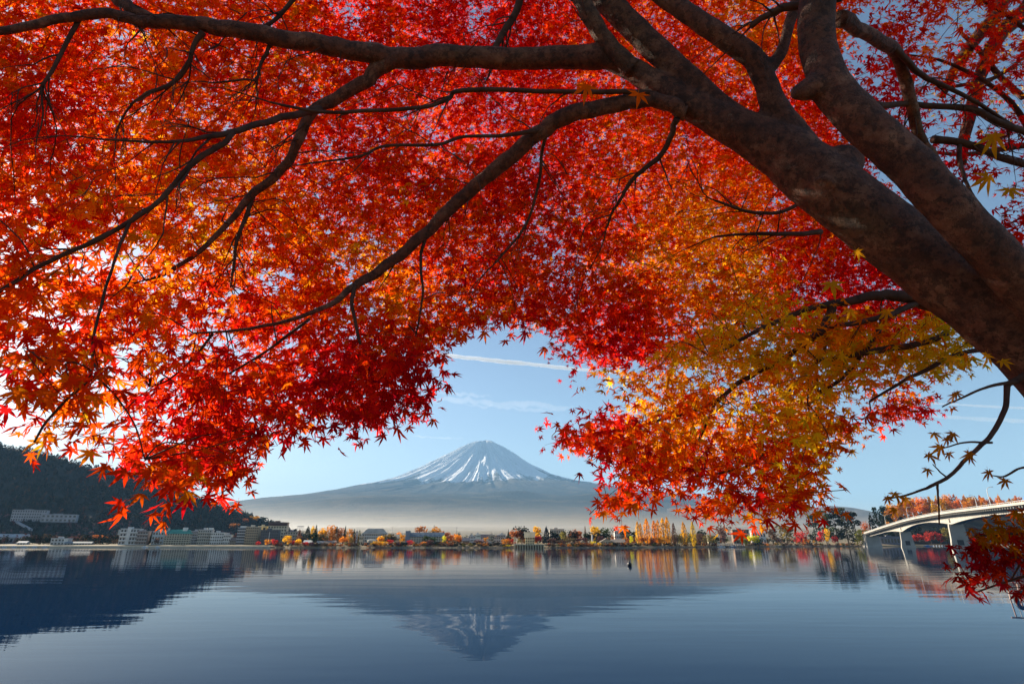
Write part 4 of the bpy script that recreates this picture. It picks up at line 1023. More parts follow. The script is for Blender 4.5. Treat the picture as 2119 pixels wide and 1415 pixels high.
o = mb.build('trunk', M['bark'], maple, True)
rm = o.modifiers.new('remesh', 'REMESH'); rm.mode = 'VOXEL'; rm.voxel_size = 0.011; rm.use_smooth_shade = True
sm = o.modifiers.new('smooth', 'SMOOTH'); sm.factor = .5; sm.iterations = 10
tx = bpy.data.textures.new('bark_lumps', 'CLOUDS'); tx.noise_scale = .06; tx.noise_depth = 3
dm = o.modifiers.new('lumps', 'DISPLACE'); dm.texture = tx; dm.strength = .006; dm.mid_level = .5; dm.texture_coords = 'LOCAL'

BR = [  # each branch: spec
    [(1250, 112, 3.2, 54), (1160, 120, 3.25, 46), (1050, 118, 3.25, 42), (930, 117, 3.2, 42), (815, 118, 3.2, 42), (740, 108, 3.15, 38), (650, 92, 3.1, 36), (560, 74, 3.0, 35), (480, 62, 2.95, 32), (400, 50, 2.9, 30), (330, 47, 2.85, 26), (270, 38, 2.8, 22), (205, 27, 2.75, 20), (120, 42, 2.7, 18), (0, 64, 2.6, 15), (-140, 80, 2.5, 12), (-320, 130, 2.45, 8)],
    [(1310, 142, 3.15, 40), (1262, 96, 3.15, 36), (1232, 52, 3.15, 36), (1205, 5, 3.15, 34), (1170, -60, 3.2, 28), (1100, -180, 3.3, 18)],
    [(1420, 235, 3.05, 30), (1380, 212, 3.05, 30), (1320, 207, 3.05, 32), (1235, 222, 3.05, 34), (1160, 248, 3.1, 35), (1105, 285, 3.15, 33), (1050, 330, 3.2, 31), (995, 375, 3.25, 28), (940, 425, 3.3, 26), (880, 485, 3.3, 24), (825, 530, 3.3, 22), (760, 575, 3.25, 19), (725, 600, 3.2, 15), (680, 632, 3.1, 11), (600, 662, 3.0, 8), (500, 682, 2.9, 6), (400, 690, 2.8, 4)],
    [(1420, 225, 3.05, 14), (1370, 200, 3.05, 12), (1310, 190, 3.0, 11), (1150, 189, 2.95, 10), (960, 188, 2.9, 10), (925, 208, 2.9, 9), (860, 224, 2.88, 8), (760, 229, 2.85, 8), (660, 232, 2.8, 7), (560, 212, 2.75, 5)],
    [(820, 122, 3.2, 34), (790, 140, 3.2, 32), (745, 172, 3.2, 28), (690, 205, 3.2, 25), (642, 240, 3.2, 22), (615, 300, 3.2, 20), (580, 355, 3.25, 18), (525, 402, 3.25, 16), (480, 450, 3.2, 12), (420, 515, 3.1, 10), (350, 562, 3.0, 8), (300, 580, 2.95, 5)],
    [(660, 228, 3.1, 17), (600, 238, 2.9, 14), (540, 255, 2.7, 13), (478, 276, 2.55, 12), (400, 289, 2.4, 8), (320, 294, 2.3, 6), (205, 288, 2.2, 4)],
    [(482, 275, 2.55, 12), (460, 300, 2.5, 12), (420, 322, 2.45, 12), (370, 370, 2.4, 11), (320, 425, 2.35, 10), (268, 460, 2.3, 10), (200, 498, 2.25, 9), (100, 540, 2.2, 9), (20, 590, 2.15, 8), (-80, 650, 2.1, 6), (-200, 690, 2.1, 4)],
    [(268, 460, 2.3, 7), (240, 530, 2.2, 6), (215, 610, 2.15, 6), (195, 690, 2.1, 6), (192, 745, 2.1, 6), (200, 772, 2.05, 6), (150, 815, 2.0, 6), (100, 868, 2.0, 5), (70, 915, 1.95, 4)],
    [(525, 402, 3.25, 10), (512, 440, 3.25, 9), (490, 500, 3.2, 7), (482, 560, 3.2, 6), (478, 590, 3.2, 4)],
    [(418, 68, 2.9, 14), (402, 92, 2.9, 10), (390, 130, 2.9, 9), (360, 172, 2.9, 9), (310, 190, 2.85, 8), (275, 212, 2.85, 5)],
    [(1400, 245, 3.05, 14), (1388, 280, 3.1, 12), (1365, 325, 3.15, 11), (1310, 372, 3.2, 9), (1285, 410, 3.25, 7), (1265, 445, 3.3, 5)],
    [(1125, 270, 3.12, 10), (1040, 280, 3.0, 8), (960, 283, 2.95, 7), (900, 300, 2.9, 7), (800, 302, 2.9, 6), (740, 325, 2.85, 5), (640, 338, 2.85, 4)],
    [(228, -40, 2.85, 28), (250, 5, 2.85, 25), (290, 30, 2.85, 22), (350, 48, 2.9, 20)],
    [(735, 590, 3.2, 11), (728, 625, 3.15, 8), (740, 690, 3.1, 7), (752, 725, 3.1, 6), (766, 760, 3.1, 4)],
    [(1130, 275, 3.12, 8), (1120, 320, 3.2, 7), (1115, 380, 3.25, 6), (1085, 470, 3.3, 5), (1030, 540, 3.3, 3)],
    [(572, 78, 3.02, 9), (552, 108, 3.02, 8), (540, 130, 3.0, 7), (530, 165, 3.0, 5), (500, 165, 2.95, 5), (440, 172, 2.95, 4)],
    [(165, 40, 2.75, 10), (120, 125, 2.7, 9), (85, 180, 2.65, 6)],
    [(195, 775, 2.05, 5), (240, 820, 2.1, 4), (280, 880, 2.15, 3), (300, 950, 2.2, 2.5)],
    [(880, 490, 3.3, 7), (870, 540, 3.3, 6), (875, 600, 3.3, 5), (868, 660, 3.3, 4), (855, 720, 3.3, 3)],
    [(640, 660, 3.05, 7), (560, 720, 3.05, 6), (480, 770, 3.0, 5), (420, 800, 3.0, 3)],
    [(440, 690, 2.85, 6), (400, 740, 2.85, 5), (350, 785, 2.8, 4), (310, 800, 2.8, 3)],
    # low bare twig with a few brown leaves at the right
    [(2170, 745, 2.5, 22), (2112, 783, 2.45, 15), (2086, 800, 2.4, 12), (2078, 850, 2.35, 10), (2046, 905, 2.3, 9), (2005, 945, 2.25, 8), (1972, 978, 2.25, 7), (1940, 1000, 2.2, 7), (1905, 1014, 2.2, 5), (1870, 1026, 2.2, 4), (1840, 1031, 2.2, 3)],
    [(1940, 1000, 2.2, 5), (1942, 1030, 2.2, 4), (1944, 1084, 2.2, 3)],
    [(2052, 915, 2.3, 5), (2000, 915, 2.25, 4), (1960, 925, 2.2, 3), (1935, 935, 2.2, 2)],
    [(2104, 790, 2.42, 8), (2040, 802, 2.3, 6), (1985, 825, 2.3, 4), (1950, 842, 2.3, 3)],
    [(1960, 988, 2.23, 4), (1944, 975, 2.2, 3), (1930, 960, 2.2, 2)],
    [(2230, 940, 2.4, 8), (2160, 960, 2.35, 6), (2112, 968, 2.3, 5), (2080, 985, 2.3, 4), (2050, 983, 2.3, 2)],
    # crown-side limbs at upper right
    [(1736, 40, 2.75, 34), (1780, 62, 2.9, 27), (1838, 92, 3.1, 26), (1868, 140, 3.3, 24), (1882, 220, 3.4, 22), (1905, 285, 3.5, 20), (1935, 325, 3.6, 18), (1990, 420, 3.8, 14)],
    [(1845, 96, 3.1, 14), (1900, 150, 3.3, 12), (1960, 180, 3.4, 10), (2040, 225, 3.5, 8), (2100, 262, 3.6, 6), (2170, 300, 3.6, 4)],
    [(1795, 215, 3.2, 14), (1880, 218, 3.4, 12), (2000, 226, 3.5, 13), (2060, 250, 3.5, 14), (2140, 282, 3.6, 12)],
    [(1930, 290, 3.6, 16), (2000, 297, 3.6, 14), (2060, 320, 3.6, 14), (2140, 345, 3.7, 14)],
    [(1985, 300, 3.6, 9), (1990, 350, 3.5, 8), (2010, 400, 3.4, 6), (2060, 460, 3.4, 4)],
    [(1740, -10, 2.7, 20), (1660, 5, 2.8, 17), (1590, 30, 2.9, 14), (1552, 58, 2.95, 10)],
    [(1090, -60, 3.4, 16), (1070, 20, 3.4, 15), (1030, 90, 3.35, 13), (1005, 118, 3.3, 10)],
    [(640, -40, 3.2, 10), (570, 40, 3.15, 8), (510, 66, 3.05, 7)],
]
for sp in BR:
    pts, rad = path(sp, 6)
    v_, f_ = tube(pts - BASEP, rad, 10 if rad.max() > .02 else 6)
    bo = link('branch', mesh('branch', v_, f_, True), M['bark'] if rad.max() > .03 else M['twig'], maple)
    side_twigs(pts, rad, BASEP, bo, 3 if sp[0][0] > 1800 else 7, int(sp[0][0]*7 + sp[1][1]))
    TRP.append((pts, rad))

# ---- golden maple behind the trunk at the right
GB = np.array([xat(2430, 4.6), 4.6 * .96, 1.0]); GB[1] = 4.0
gold = tree_root('maple_tree', GB, 'golden-orange maple reaching in beneath the thick leaning trunk')
GR = [
    [(1960, 640, 3.3, 26), (1905, 624, 3.3, 26), (1850, 612, 3.3, 24), (1790, 616, 3.3, 20), (1725, 627, 3.3, 16), (1660, 645, 3.3, 12), (1600, 668, 3.3, 10), (1540, 700, 3.3, 8), (1470, 738, 3.3, 5)],
    [(1725, 627, 3.3, 18), (1712, 665, 3.3, 17), (1680, 700, 3.3, 15), (1640, 728, 3.3, 13), (1590, 757, 3.3, 12), (1530, 792, 3.3, 10), (1482, 830, 3.3, 9), (1420, 855, 3.3, 7), (1360, 870, 3.3, 6), (1290, 890, 3.3, 5), (1180, 905, 3.3, 3)],
    [(1900, 628, 3.3, 14), (1840, 650, 3.2, 12), (1780, 668, 3.2, 11), (1725, 675, 3.2, 10), (1690, 695, 3.2, 9)],
    [(2080, 720, 3.0, 12), (1990, 730, 3.0, 10), (1925, 760, 3.0, 9), (1850, 800, 3.0, 6), (1800, 830, 3.0, 4)],
    [(1960, 690, 3.1, 12), (1880, 715, 3.1, 14), (1800, 728, 3.1, 14), (1745, 738, 3.1, 12), (1690, 745, 3.1, 9)],
    [(1820, 680, 3.1, 10), (1790, 725, 3.1, 9), (1750, 775, 3.1, 8), (1700, 815, 3.1, 7), (1670, 840, 3.1, 5)],
    [(1712, 690, 3.25, 8), (1700, 740, 3.25, 7), (1650, 790, 3.2, 5), (1620, 825, 3.2, 4)],
    [(1480, 832, 3.3, 6), (1460, 880, 3.3, 5), (1445, 920, 3.3, 4)],
    [(1690, 750, 3.2, 5), (1690, 790, 3.2, 5), (1698, 830, 3.2, 3)],
    [(1640, 880, 3.2, 5), (1570, 950, 3.2, 6), (1510, 975, 3.2, 5), (1430, 985, 3.2, 3)],
    [(1750, 340, 3.7, 9), (1640, 430, 3.7, 8), (1560, 440, 3.7, 7), (1480, 415, 3.7, 5)],
    [(1700, 480, 3.7, 12), (1620, 485, 3.6, 9), (1540, 484, 3.6, 6), (1480, 490, 3.6, 4)],
]
gt = [(GB[0], GB[1], .9), (GB[0]-.1, GB[1]-.05, 2.0), tuple(P(2260, 780, 3.6)), tuple(P(2090, 680, 3.4)), tuple(P(1950, 638, 3.3))]
pp = catmull(np.array(gt), 8); rr_ = np.interp(np.linspace(0, 1, len(pp)), [0, .3, .6, 1], [.12, .09, .06, .036])
v_, f_ = tube(pp - GB, rr_, 12); link('trunk', mesh('trunk', v_, f_, True), M['bark'], gold)
GTP = [(pp, rr_)]
for sp in GR:
    pts, rad = path(sp, 6)
    v_, f_ = tube(pts - GB, rad, 8); bo = link('branch', mesh('branch', v_, f_, True), M['twig'], gold); side_twigs(pts, rad, GB, bo, 6, int(sp[0][0]*3 + sp[1][1])); GTP.append((pts, rad))

# ---- grey-limbed tree far up at the right
KB = np.array([P(2130, 700, 7.5)[0], P(2130, 700, 7.5)[1], 1.3]); KB[1] = 2.9; KB[0] = P(2400, 700, 6.5)[0]
grey = tree_root('slender_tree', KB, 'slender grey-limbed tree with sparse yellow leaves, seen against blue sky at upper right')
KR = [
    [(2180, -60, 6.2, 34), (2119, 25, 6.2, 32), (2070, 70, 6.2, 28), (2040, 130, 6.2, 26), (2015, 200, 6.2, 24), (2000, 270, 6.2, 22), (1988, 340, 6.2, 20)],
    [(2090, -40, 6.3, 26), (2060, 30, 6.3, 26), (2020, 80, 6.3, 24), (1980, 140, 6.3, 18), (1950, 200, 6.3, 12)],
    [(1980, 60, 6.3, 6), (2030, 110, 6.2, 10), (2080, 170, 6.2, 12), (2119, 205, 6.2, 12)],
    [(1940, 180, 6.3, 6), (2000, 175, 6.2, 8), (2060, 160, 6.2, 8), (2119, 120, 6.2, 6)],
]
kp = catmull(np.array([tuple(KB), (KB[0]+.1, KB[1]+.1, 3.5), tuple(P(2330, 250, 6.4)), tuple(P(2240, 0, 6.3)), tuple(P(2175, -70, 6.2))]), 8)
v_, f_ = tube(kp - KB, np.interp(np.linspace(0, 1, len(kp)), [0, 1], [.16, .09]), 10); link('trunk', mesh('trunk', v_, f_, True), M['bark'], grey)
KTP = []
for sp in KR:
    pts, rad = path(sp, 6); v_, f_ = tube(pts - KB, rad, 8); link('branch', mesh('branch', v_, f_, True), M['bark'], grey); KTP.append((pts, rad))

# ---- leaf shapes
LOB = [(-128, .42), (-84, .72), (-42, .93), (0, 1.0), (42, .93), (84, .72), (128, .42)]
def leaf_simple(seed=0):
    """7-lobed leaf, petiole at origin, tip along +y, 14 triangles"""
    g = np.random.default_rng(seed)
    V_ = [(0, 0, 0)]
    val = []
    angs = [-168] + [(LOB[i][0] + LOB[i+1][0]) / 2 for i in range(6)] + [168]
    for a in angs:
        r_ = .25 if abs(a) < 150 else .12
        a = math.radians(a); val.append(len(V_)); V_.append((r_*math.sin(a), r_*math.cos(a), .03))
    F_ = []
    for i, (a, l) in enumerate(LOB):
        a = math.radians(a + g.uniform(-5, 5)); l = l * g.uniform(.92, 1.06)
        t = len(V_); V_.append((l*math.sin(a), l*math.cos(a), -.16*l*l + g.uniform(-.06, .06)))
        F_ += [(0, val[i], t), (0, t, val[i+1])]
    V_ = np.array(V_); V_[:, 2] += np.abs(V_[:, 0])*g.uniform(-.25, .5); return V_, np.array(F_)
def leaf_fine(seed=0, droop=.2):
    g = np.random.default_rng(seed)
    V_ = [(0, 0, .02)]; val = []
    angs = [-168] + [(LOB[i][0] + LOB[i+1][0]) / 2 for i in range(6)] + [168]
    for a in angs:
        r_ = .24 if abs(a) < 150 else .1
        a = math.radians(a); val.append(len(V_)); V_.append((r_*math.sin(a), r_*math.cos(a), .035))
    F_ = []
    for i, (a, l) in enumerate(LOB):
        a = math.radians(a + g.uniform(-6, 6)); l = l * g.uniform(.9, 1.08)
        d = np.array([math.sin(a), math.cos(a)]); n_ = np.array([d[1], -d[0]])
        zz = lambda q: -droop*q*q + g.uniform(-.02, .02)
        def add(q, s): V_.append((*(d*l*q + n_*s*l), zz(l*q))); return len(V_) - 1
        m0 = add(.28, 0); ml = add(.5, -.118); mr = add(.5, .118); mc = add(.52, 0); V_[mc] = (*V_[mc][:2], V_[mc][2] - .02); t = add(1.0, 0)
        F_ += [(0, val[i], m0), (0, m0, val[i+1]), (val[i], ml, mc), (val[i], mc, m0), (m0, mc, mr), (m0, mr, val[i+1]), (ml, t, mc), (mc, t, mr)]
    # petiole
    k = len(V_); V_ += [(-.012, 0, 0), (.012, 0, 0), (.01, -.45, -.06), (-.01, -.45, -.06)]; F_ += [(k, k+1, k+2), (k, k+2, k+3)]
    V_ = np.array(V_); V_[:, 2] += np.abs(V_[:, 0])*g.uniform(-.2, .45) + .08*np.sin(V_[:, 1]*4 + seed); return V_, np.array(F_)
def leaf_far(seed=0):
    g = np.random.default_rng(seed + 50); V_, F_ = [], []
    for a, l in LOB:
        a = math.radians(a + g.uniform(-7, 7)); l = l*g.uniform(.9, 1.06); d = np.array([math.sin(a), math.cos(a)]); n_ = np.array([d[1], -d[0]])
        k = len(V_); wd = .15*l + .035
        V_ += [(*(-d*.06 - n_*wd + d*.2), .03), (*(d*l), -.2*l*l + g.uniform(-.08, .08)), (*(-d*.06 + n_*wd + d*.2), .03)]
        F_.append((k, k+1, k+2))
    V_ = np.array(V_); V_[:, 2] += np.abs(V_[:, 0])*g.uniform(-.25, .5); return V_, np.array(F_)
LT = [leaf_far(i) for i in range(6)]
LS = [leaf_simple(i) for i in range(6)]
LF = [leaf_fine(i, .12 + .08*(i % 4)) for i in range(6)]
LFM = []
for v_, f_ in LF:
    me = mesh('leaf', v_, f_); me.materials.append(M['leaf_one']); LFM.append(me)

PAL = np.array([(.58, .005, .020), (.82, .016, .006), (.92, .080, .004), (.95, .27, .006), (.97, .58, .012), (.80, .58, .014)])
def palette(t):
    t = np.clip(t, 0, 4.999); i = t.astype(int); f_ = (t - i)[:, None]
    return PAL[i]*(1-f_) + PAL[i+1]*f_
def field(ctrl):
    c = np.array(ctrl, float)
    def fn(x, y):
        d = (np.asarray(x)[:, None] - c[:, 0])**2 + (np.asarray(y)[:, None] - c[:, 1])**2 + 400.0
        w_ = 1 / d**1.5
        return (w_ * c[:, 2]).sum(1) / w_.sum(1)
    return fn
def inpoly(poly, x, y):
    p = np.array(poly, float); n = len(p); r = np.zeros(len(x), bool); j = n - 1
    for i in range(n):
        c = ((p[i, 1] > y) != (p[j, 1] > y)) & (x < (p[j, 0]-p[i, 0])*(y-p[i, 1])/(p[j, 1]-p[i, 1]+1e-9)+p[i, 0])
        r ^= c; j = i
    return r
FWD = np.array([0, CT, ST]); UPV = np.array([0, -ST, CT]); CP = np.array([0, 0, CAMH])
def unproj(x, y, d):
    return CP + ((x-PCX)/F*d)[:, None]*np.array([1., 0, 0]) + ((PCY-y)/F*d)[:, None]*UPV + d[:, None]*FWD

def grow(root, base_, skel, n_spray, sampler, depth, colour, n_one, per=(7, 15), size=.056, spread=.14, dspread=(.82, 1.3), holes=None, twig_every=4, nearlim=0.0, jit=.45, shade_tone=1.0, cvar=.9, shift=-.08):
    """sprays of leaves on twigs inside a volume: sampler gives spray centres, depth their distance range"""
    sx, sy = sampler(n_spray)
    d = depth(sx, sy) * rng.uniform(*dspread, len(sx))
    if holes is not None:
        keep = holes(sx, sy, d); sx, sy, d = sx[keep], sy[keep], d[keep]
    c = unproj(sx, sy, d)
    n = len(c)
    cnt = rng.integers(per[0], per[1], n)
    sid = np.repeat(np.arange(n), cnt); tot = len(sid)
    # spray axis: mostly sideways and drooping
    ax = rng.normal(size=(n, 3)) * np.array([1, .8, .3]) + np.array([-.5, .1, -.35]); ax /= np.linalg.norm(ax, axis=1)[:, None]
    sd = np.cross(ax, [0, 0, 1.]); sd /= np.linalg.norm(sd, axis=1)[:, None]
    t = rng.uniform(-1, 1, tot); u = rng.normal(0, .6, tot)
    pos = c[sid] + ax[sid]*(t*spread)[:, None] + sd[sid]*(u*spread*.75)[:, None] + rng.normal(0, .03, (tot, 3)) + np.array([0, 0, -1.]) * (np.abs(u)*spread*.25)[:, None]
    nrm = np.array([0, -.62, .55]) + rng.normal(0, jit, (tot, 3)); nrm /= np.linalg.norm(nrm, axis=1)[:, None]
    tip = ax[sid]*.5 + sd[sid]*(u*.7)[:, None] + np.array([0, 0, -.8]) + rng.normal(0, .5, (tot, 3))
    tip -= nrm * (tip*nrm).sum(1)[:, None]; tip /= np.linalg.norm(tip, axis=1)[:, None]
    xv = np.cross(tip, nrm)
    s = size * rng.uniform(.55, 1.28, tot)
    ct = colour(sx, sy) + shift + cvar*(fbm(sx/45. + 2, sy/38. + 5, 3) - .44)*2 + rng.normal(0, .45, n)
    colr = palette(ct[sid] + rng.normal(0, .42, tot)) * rng.uniform(.72, 1.12, tot)[:, None] * shade_tone
    # project: what does the camera see of each leaf
    rel = pos - CP; dep = rel @ FWD; px = PCX + rel[:, 0]/np.maximum(dep, .1)*F; py = PCY - (rel @ UPV)/np.maximum(dep, .1)*F
    ok = dep > nearlim
    inside = ok & (px > 10) & (px < 2110) & (py > 10) & (py < 1400)
    score = np.where(inside, s/np.maximum(dep, .1), 0)
    order = np.argsort(-score)
    ones = order[:n_one]; ones = ones[score[ones] > 0]
    rest = np.ones(tot, bool); rest[ones] = False; rest &= ok
    for i in ones:
        o = link('leaf', LFM[int(i) % 6], None, root)
        mt = Matrix((( xv[i,0], tip[i,0], nrm[i,0], 0), (xv[i,1], tip[i,1], nrm[i,1], 0), (xv[i,2], tip[i,2], nrm[i,2], 0), (0, 0, 0, 1)))
        o.matrix_local = Matrix.Translation(Vector(pos[i] - base_)) @ mt @ Matrix.Scale(float(s[i]), 4)
        o.color = (*colr[i], 1)
    R_ = np.where(rest)[0]
    vs, fs, cs, off = [], [], [], 0
    f1, f2 = (np.quantile(score[R_], (.72, .95)) if len(R_) > 50 else (-1, -.5))
    kd_ = (score[R_] > f1).astype(int) + (score[R_] > f2)
    for kind, LL in ((0, LT), (1, LS), (2, LF)):
        for q in range(6):
            idx_ = R_[(R_ % 6 == q) & (kd_ == kind)]
            if len(idx_) == 0: continue
            tv, tf = LL[q]
            k = len(tv)
            curl = rng.uniform(-.3, 3.2, (len(idx_), 1))
            W_ = pos[idx_][:, None] - base_ + s[idx_][:, None, None]*(tv[None, :, 0:1]*xv[idx_][:, None] + tv[None, :, 1:2]*tip[idx_][:, None] + (tv[None, :, 2]*curl)[..., None]*nrm[idx_][:, None])
            vs.append(W_.reshape(-1, 3)); fs.append((tf[None] + (np.arange(len(idx_))*k)[:, None, None]).reshape(-1, 3) + off); off += len(idx_)*k
            cs.append(np.repeat(colr[idx_], k, 0))
    me = mesh('leaves', np.concatenate(vs), np.concatenate(fs)); colattr(me, np.concatenate(cs))
    o = link('leaves', me, M['leaf_mass'], root); o['kind'] = 'stuff'
    # twigs: each spray's own stem, some tied back to the nearest limb
    sk = np.concatenate([p_ for p_, r_ in skel]) if skel else None
    tv, tf, off = [], [], 0
    for i in range(0, n, twig_every):
        a_ = c[i] - ax[i]*spread*1.3; b_ = c[i] + ax[i]*spread*1.05; mid = c[i] + rng.normal(0, .015, 3)
        pts = [a_, mid, b_]; rad = [.0022, .0016, .0008]
        if sk is not None and rng.random() < .5:
            dd = np.linalg.norm(sk - a_, axis=1); j = dd.argmin()
            if dd[j] < .65:
                m1 = sk[j]*.6 + a_*.4 + rng.normal(0, .05, 3) + np.array([0, 0, .04])
                pts = [sk[j], m1] + pts; rad = [.0045, .0034] + rad
        pts = catmull(np.array(pts), 3); rad = np.interp(np.linspace(0, 1, len(pts)), np.linspace(0, 1, len(rad)), rad)
        v_, f_ = tube(pts - base_, rad, 3)
        f_ = [q for q in f_ if len(q) == 4]
        tv.append(v_); tf.append(np.array(f_) + off); off += len(v_)
    o = link('twigs', mesh('twigs', np.concatenate(tv), np.concatenate(tf)), M['twig'], root); o['kind'] = 'stuff'
    return tot

# ---- red canopy: outline and hollows as the crown's underside shows them
RED = [(-420, -420), (1745, -420), (1745, -100), (1740, 300), (1900, 480), (2000, 600), (1960, 660), (1800, 720), (1650, 700), (1560, 640), (1480, 680), (1400, 745), (1345, 742), (1310, 738), (1275, 735), (1240, 770), (1205, 735), (1170, 700), (1140, 672), (1085, 668), (1050, 650),
       (1000, 662), (945, 678), (905, 700), (895, 750), (900, 800), (875, 840), (830, 860), (780, 885), (740, 880), (690, 870), (640, 875), (600, 900), (560, 945), (520, 960), (475, 985), (440, 1020), (400, 1005), (345, 1030), (305, 1010), (270, 940), (210, 940), (150, 890), (60, 880), (0, 910), (-60, 900), (-300, 860), (-420, 600)]
RIGHT = [(1735, -350), (2500, -350), (2500, 620), (2150, 600), (2040, 430), (1960, 360), (1850, 250), (1750, 120)]
def samp(poly, fade=None, dfun=None):
    p = np.array(poly, float); x0, y0 = p.min(0); x1, y1 = p.max(0)
    def fn(n):
        X, Y = np.empty(0), np.empty(0)
        while len(X) < n:
            x = rng.uniform(x0, x1, n*3); y = rng.uniform(y0, y1, n*3)
            k = inpoly(poly, x, y)
            if fade is not None: k &= rng.random(n*3) < fade(x, y)
            if dfun is not None: k &= rng.random(n*3) < np.clip((dfun(x, y)/6.5)**2.1, 0, 1)
            X = np.concatenate([X, x[k]]); Y = np.concatenate([Y, y[k]])
        return X[:n], Y[:n]
    return fn
red_depth = field([(0, 900, 2.15), (100, 780, 2.1), (0, 600, 2.6), (300, 950, 2.5), (350, 1030, 2.0), (450, 900, 3.0), (200, 500, 3.0), (0, 200, 4.0), (300, 300, 4.6), (250, 100, 4.8), (600, 300, 5.2), (600, 600, 4.3), (700, 850, 3.2), (850, 800, 3.3), (900, 500, 5.0), (1000, 650, 4.2), (1150, 640, 4.6), (1250, 700, 5.0),
                   (1000, 150, 6.2), (800, -100, 5.8), (1300, 100, 6.8), (1400, 400, 6.2), (1600, 300, 6.6), (1600, 600, 5.6), (1700, 0, 6.6), (1900, 500, 5.6), (300, -300, 5.4), (-300, 300, 3.4), (-300, 800, 2.6)])
red_col = field([(0, 100, 2.2), (0, 300, 1.6), (0, 500, 2.2), (60, 900, 2.4), (100, 780, 2.2), (200, 450, 2.5), (150, 250, 1.5), (300, 300, 2.3), (500, 450, 2.9), (430, 420, 3.0), (600, 600, 2.2), (350, 550, 2.5), (700, 800, .9), (850, 850, .6), (450, 900, .9), (350, 1020, 1.2), (250, 700, 1.9), (550, 700, 1.6), (800, 560, 2.9), (900, 500, 2.2), (1100, 300, 1.4), (800, 300, 1.7),
                 (1000, 600, 1.8), (1150, 650, 1.6), (1250, 700, .8), (1300, 450, 1.9), (1350, 500, 3.2), (1450, 450, 3.9), (1550, 560, 3.6), (1500, 350, 2.2), (1650, 250, 1.7), (1550, 60, 2.9), (1400, 100, 2.3), (800, 50, 1.5), (1000, 50, 1.0), (500, 80, 2.3), (300, 150, 2.6), (1650, 480, 1.8), (1750, 640, .9), (1850, 560, .8), (1690, 680, 1.0), (400, -200, 1.6), (-200, 300, 2)])
SKYG = [(150, 520, 55, 35), (250, 490, 40, 25), (200, 560, 50, 30), (390, 610, 35, 22), (60, 700, 60, 30), (30, 800, 50, 40), (180, 640, 45, 25), (420, 700, 60, 22), (560, 560, 40, 22), (730, 560, 35, 20), (450, 440, 40, 16), (60, 80, 35, 18), (280, 85, 40, 16), (30, 20, 30, 20),
        (980, 40, 30, 30), (730, 30, 40, 30), (1530, 40, 30, 20), (1750, 590, 30, 14), (1850, 600, 60, 16), (1680, 620, 30, 16), (540, 880, 40, 20), (680, 870, 30, 14), (640, 760, 30, 16), (100, 620, 40, 18), (300, 780, 40, 18)]
def red_holes(x, y, d):
    k = np.ones(len(x), bool)
    for a, b, rx, ry in SKYG:
        k &= ~((((x-a)/rx)**2 + ((y-b)/ry)**2 < 1) & (rng.random(len(x)) < .85))
    g = fbm(x/70., y/55., 3)
    low_left = np.clip((620 - x)/350, 0, 1)*np.clip((y - 380)/200, 0, 1)
    k &= rng.random(len(x)) > low_left*np.clip((g - .36)*4, 0, .8)
    return k & (rng.random(len(x)) < np.clip(1.45 - 1.1*np.clip(g - .44, 0, 1)*4, .5, 1))
fadeout = lambda x, y: np.clip(1 - np.maximum(np.maximum(-x*1.8, -y), 0)/420., .06, 1)
n_leaf = grow(maple, BASEP, TRP, NRED, samp(RED, fadeout, red_depth), red_depth, red_col, 300, holes=red_holes, nearlim=1.45, dspread=(.8, 1.35))
print('red leaves', n_leaf)

# crimson crown side at upper right: same tree, thinner
right_depth = lambda x, y: np.full(len(x), 5.0)
right_col = field([(1800, 100, .9), (1850, 250, .5), (1780, 40, 2.0), (1900, 60, 1.6), (1950, 200, 1.2), (2050, 330, .4), (2080, 100, 1.5), (2050, 420, .5), (1950, 330, .4), (2100, 250, .6), (2300, 300, .8)])
def right_holes(x, y, d):
    g = fbm(x/55. + 8, y/48., 3)
    dens = np.where(x < 1880, 1.0, np.where(y < 60, .75, .62))
    k = rng.random(len(x)) < dens*np.clip(1.5 - np.clip(g - .40, 0, 1)*5.5, .03, 1)
    for a, b, rx, ry in ((1990, 60, 45, 50), (2060, 130, 40, 45), (2020, 250, 40, 40), (2080, 330, 50, 45), (1975, 270, 30, 20), (2100, 60, 40, 40), (2110, 200, 30, 40)):
        k &= ~((((x-a)/rx)**2 + ((y-b)/ry)**2 < 1) & (rng.random(len(x)) < .85))
    return k
cr_root = tag(empty('maple_tree', (KB[0]+1.2, KB[1]+1.5, 1.0)), 'crimson maple whose pinkish-red sprays show right of the upright limb', 'tree')
CB = np.array([KB[0]+1.2, KB[1]+1.5, 1.0])
cp = catmull(np.array([tuple(CB), (CB[0]+.1, CB[1]+.2, 2.6), tuple(P(2420, 420, 5.4)), tuple(P(2300, 330, 5.1)), tuple(P(2150, 300, 5.0)), tuple(P(1990, 320, 5.0)), tuple(P(1850, 300, 5.0))]), 8)
v_, f_ = tube(cp - CB, np.interp(np.linspace(0, 1, len(cp)), [0, .4, 1], [.13, .05, .006]), 10); link('trunk', mesh('trunk', v_, f_, True), M['bark'], cr_root)
CTP = [(cp, None)]
for a in ([(2300, 330), (2230, 180), (2120, 60), (1990, -20), (1860, -60)], [(2150, 300), (2080, 200), (1960, 130), (1850, 110)], [(2200, 310), (2150, 420), (2080, 470)]):
    q = catmull(np.array([tuple(P(x, y, 5.05)) for x, y in a]), 6); v_, f_ = tube(q - CB, np.linspace(.03, .005, len(q)), 7); link('branch', mesh('branch', v_, f_, True), M['twig'], cr_root); CTP.append((q, None))
grow(cr_root, CB, CTP, NRIGHT, samp(RIGHT), right_depth, right_col, 120, holes=right_holes, dspread=(.8, 1.2))

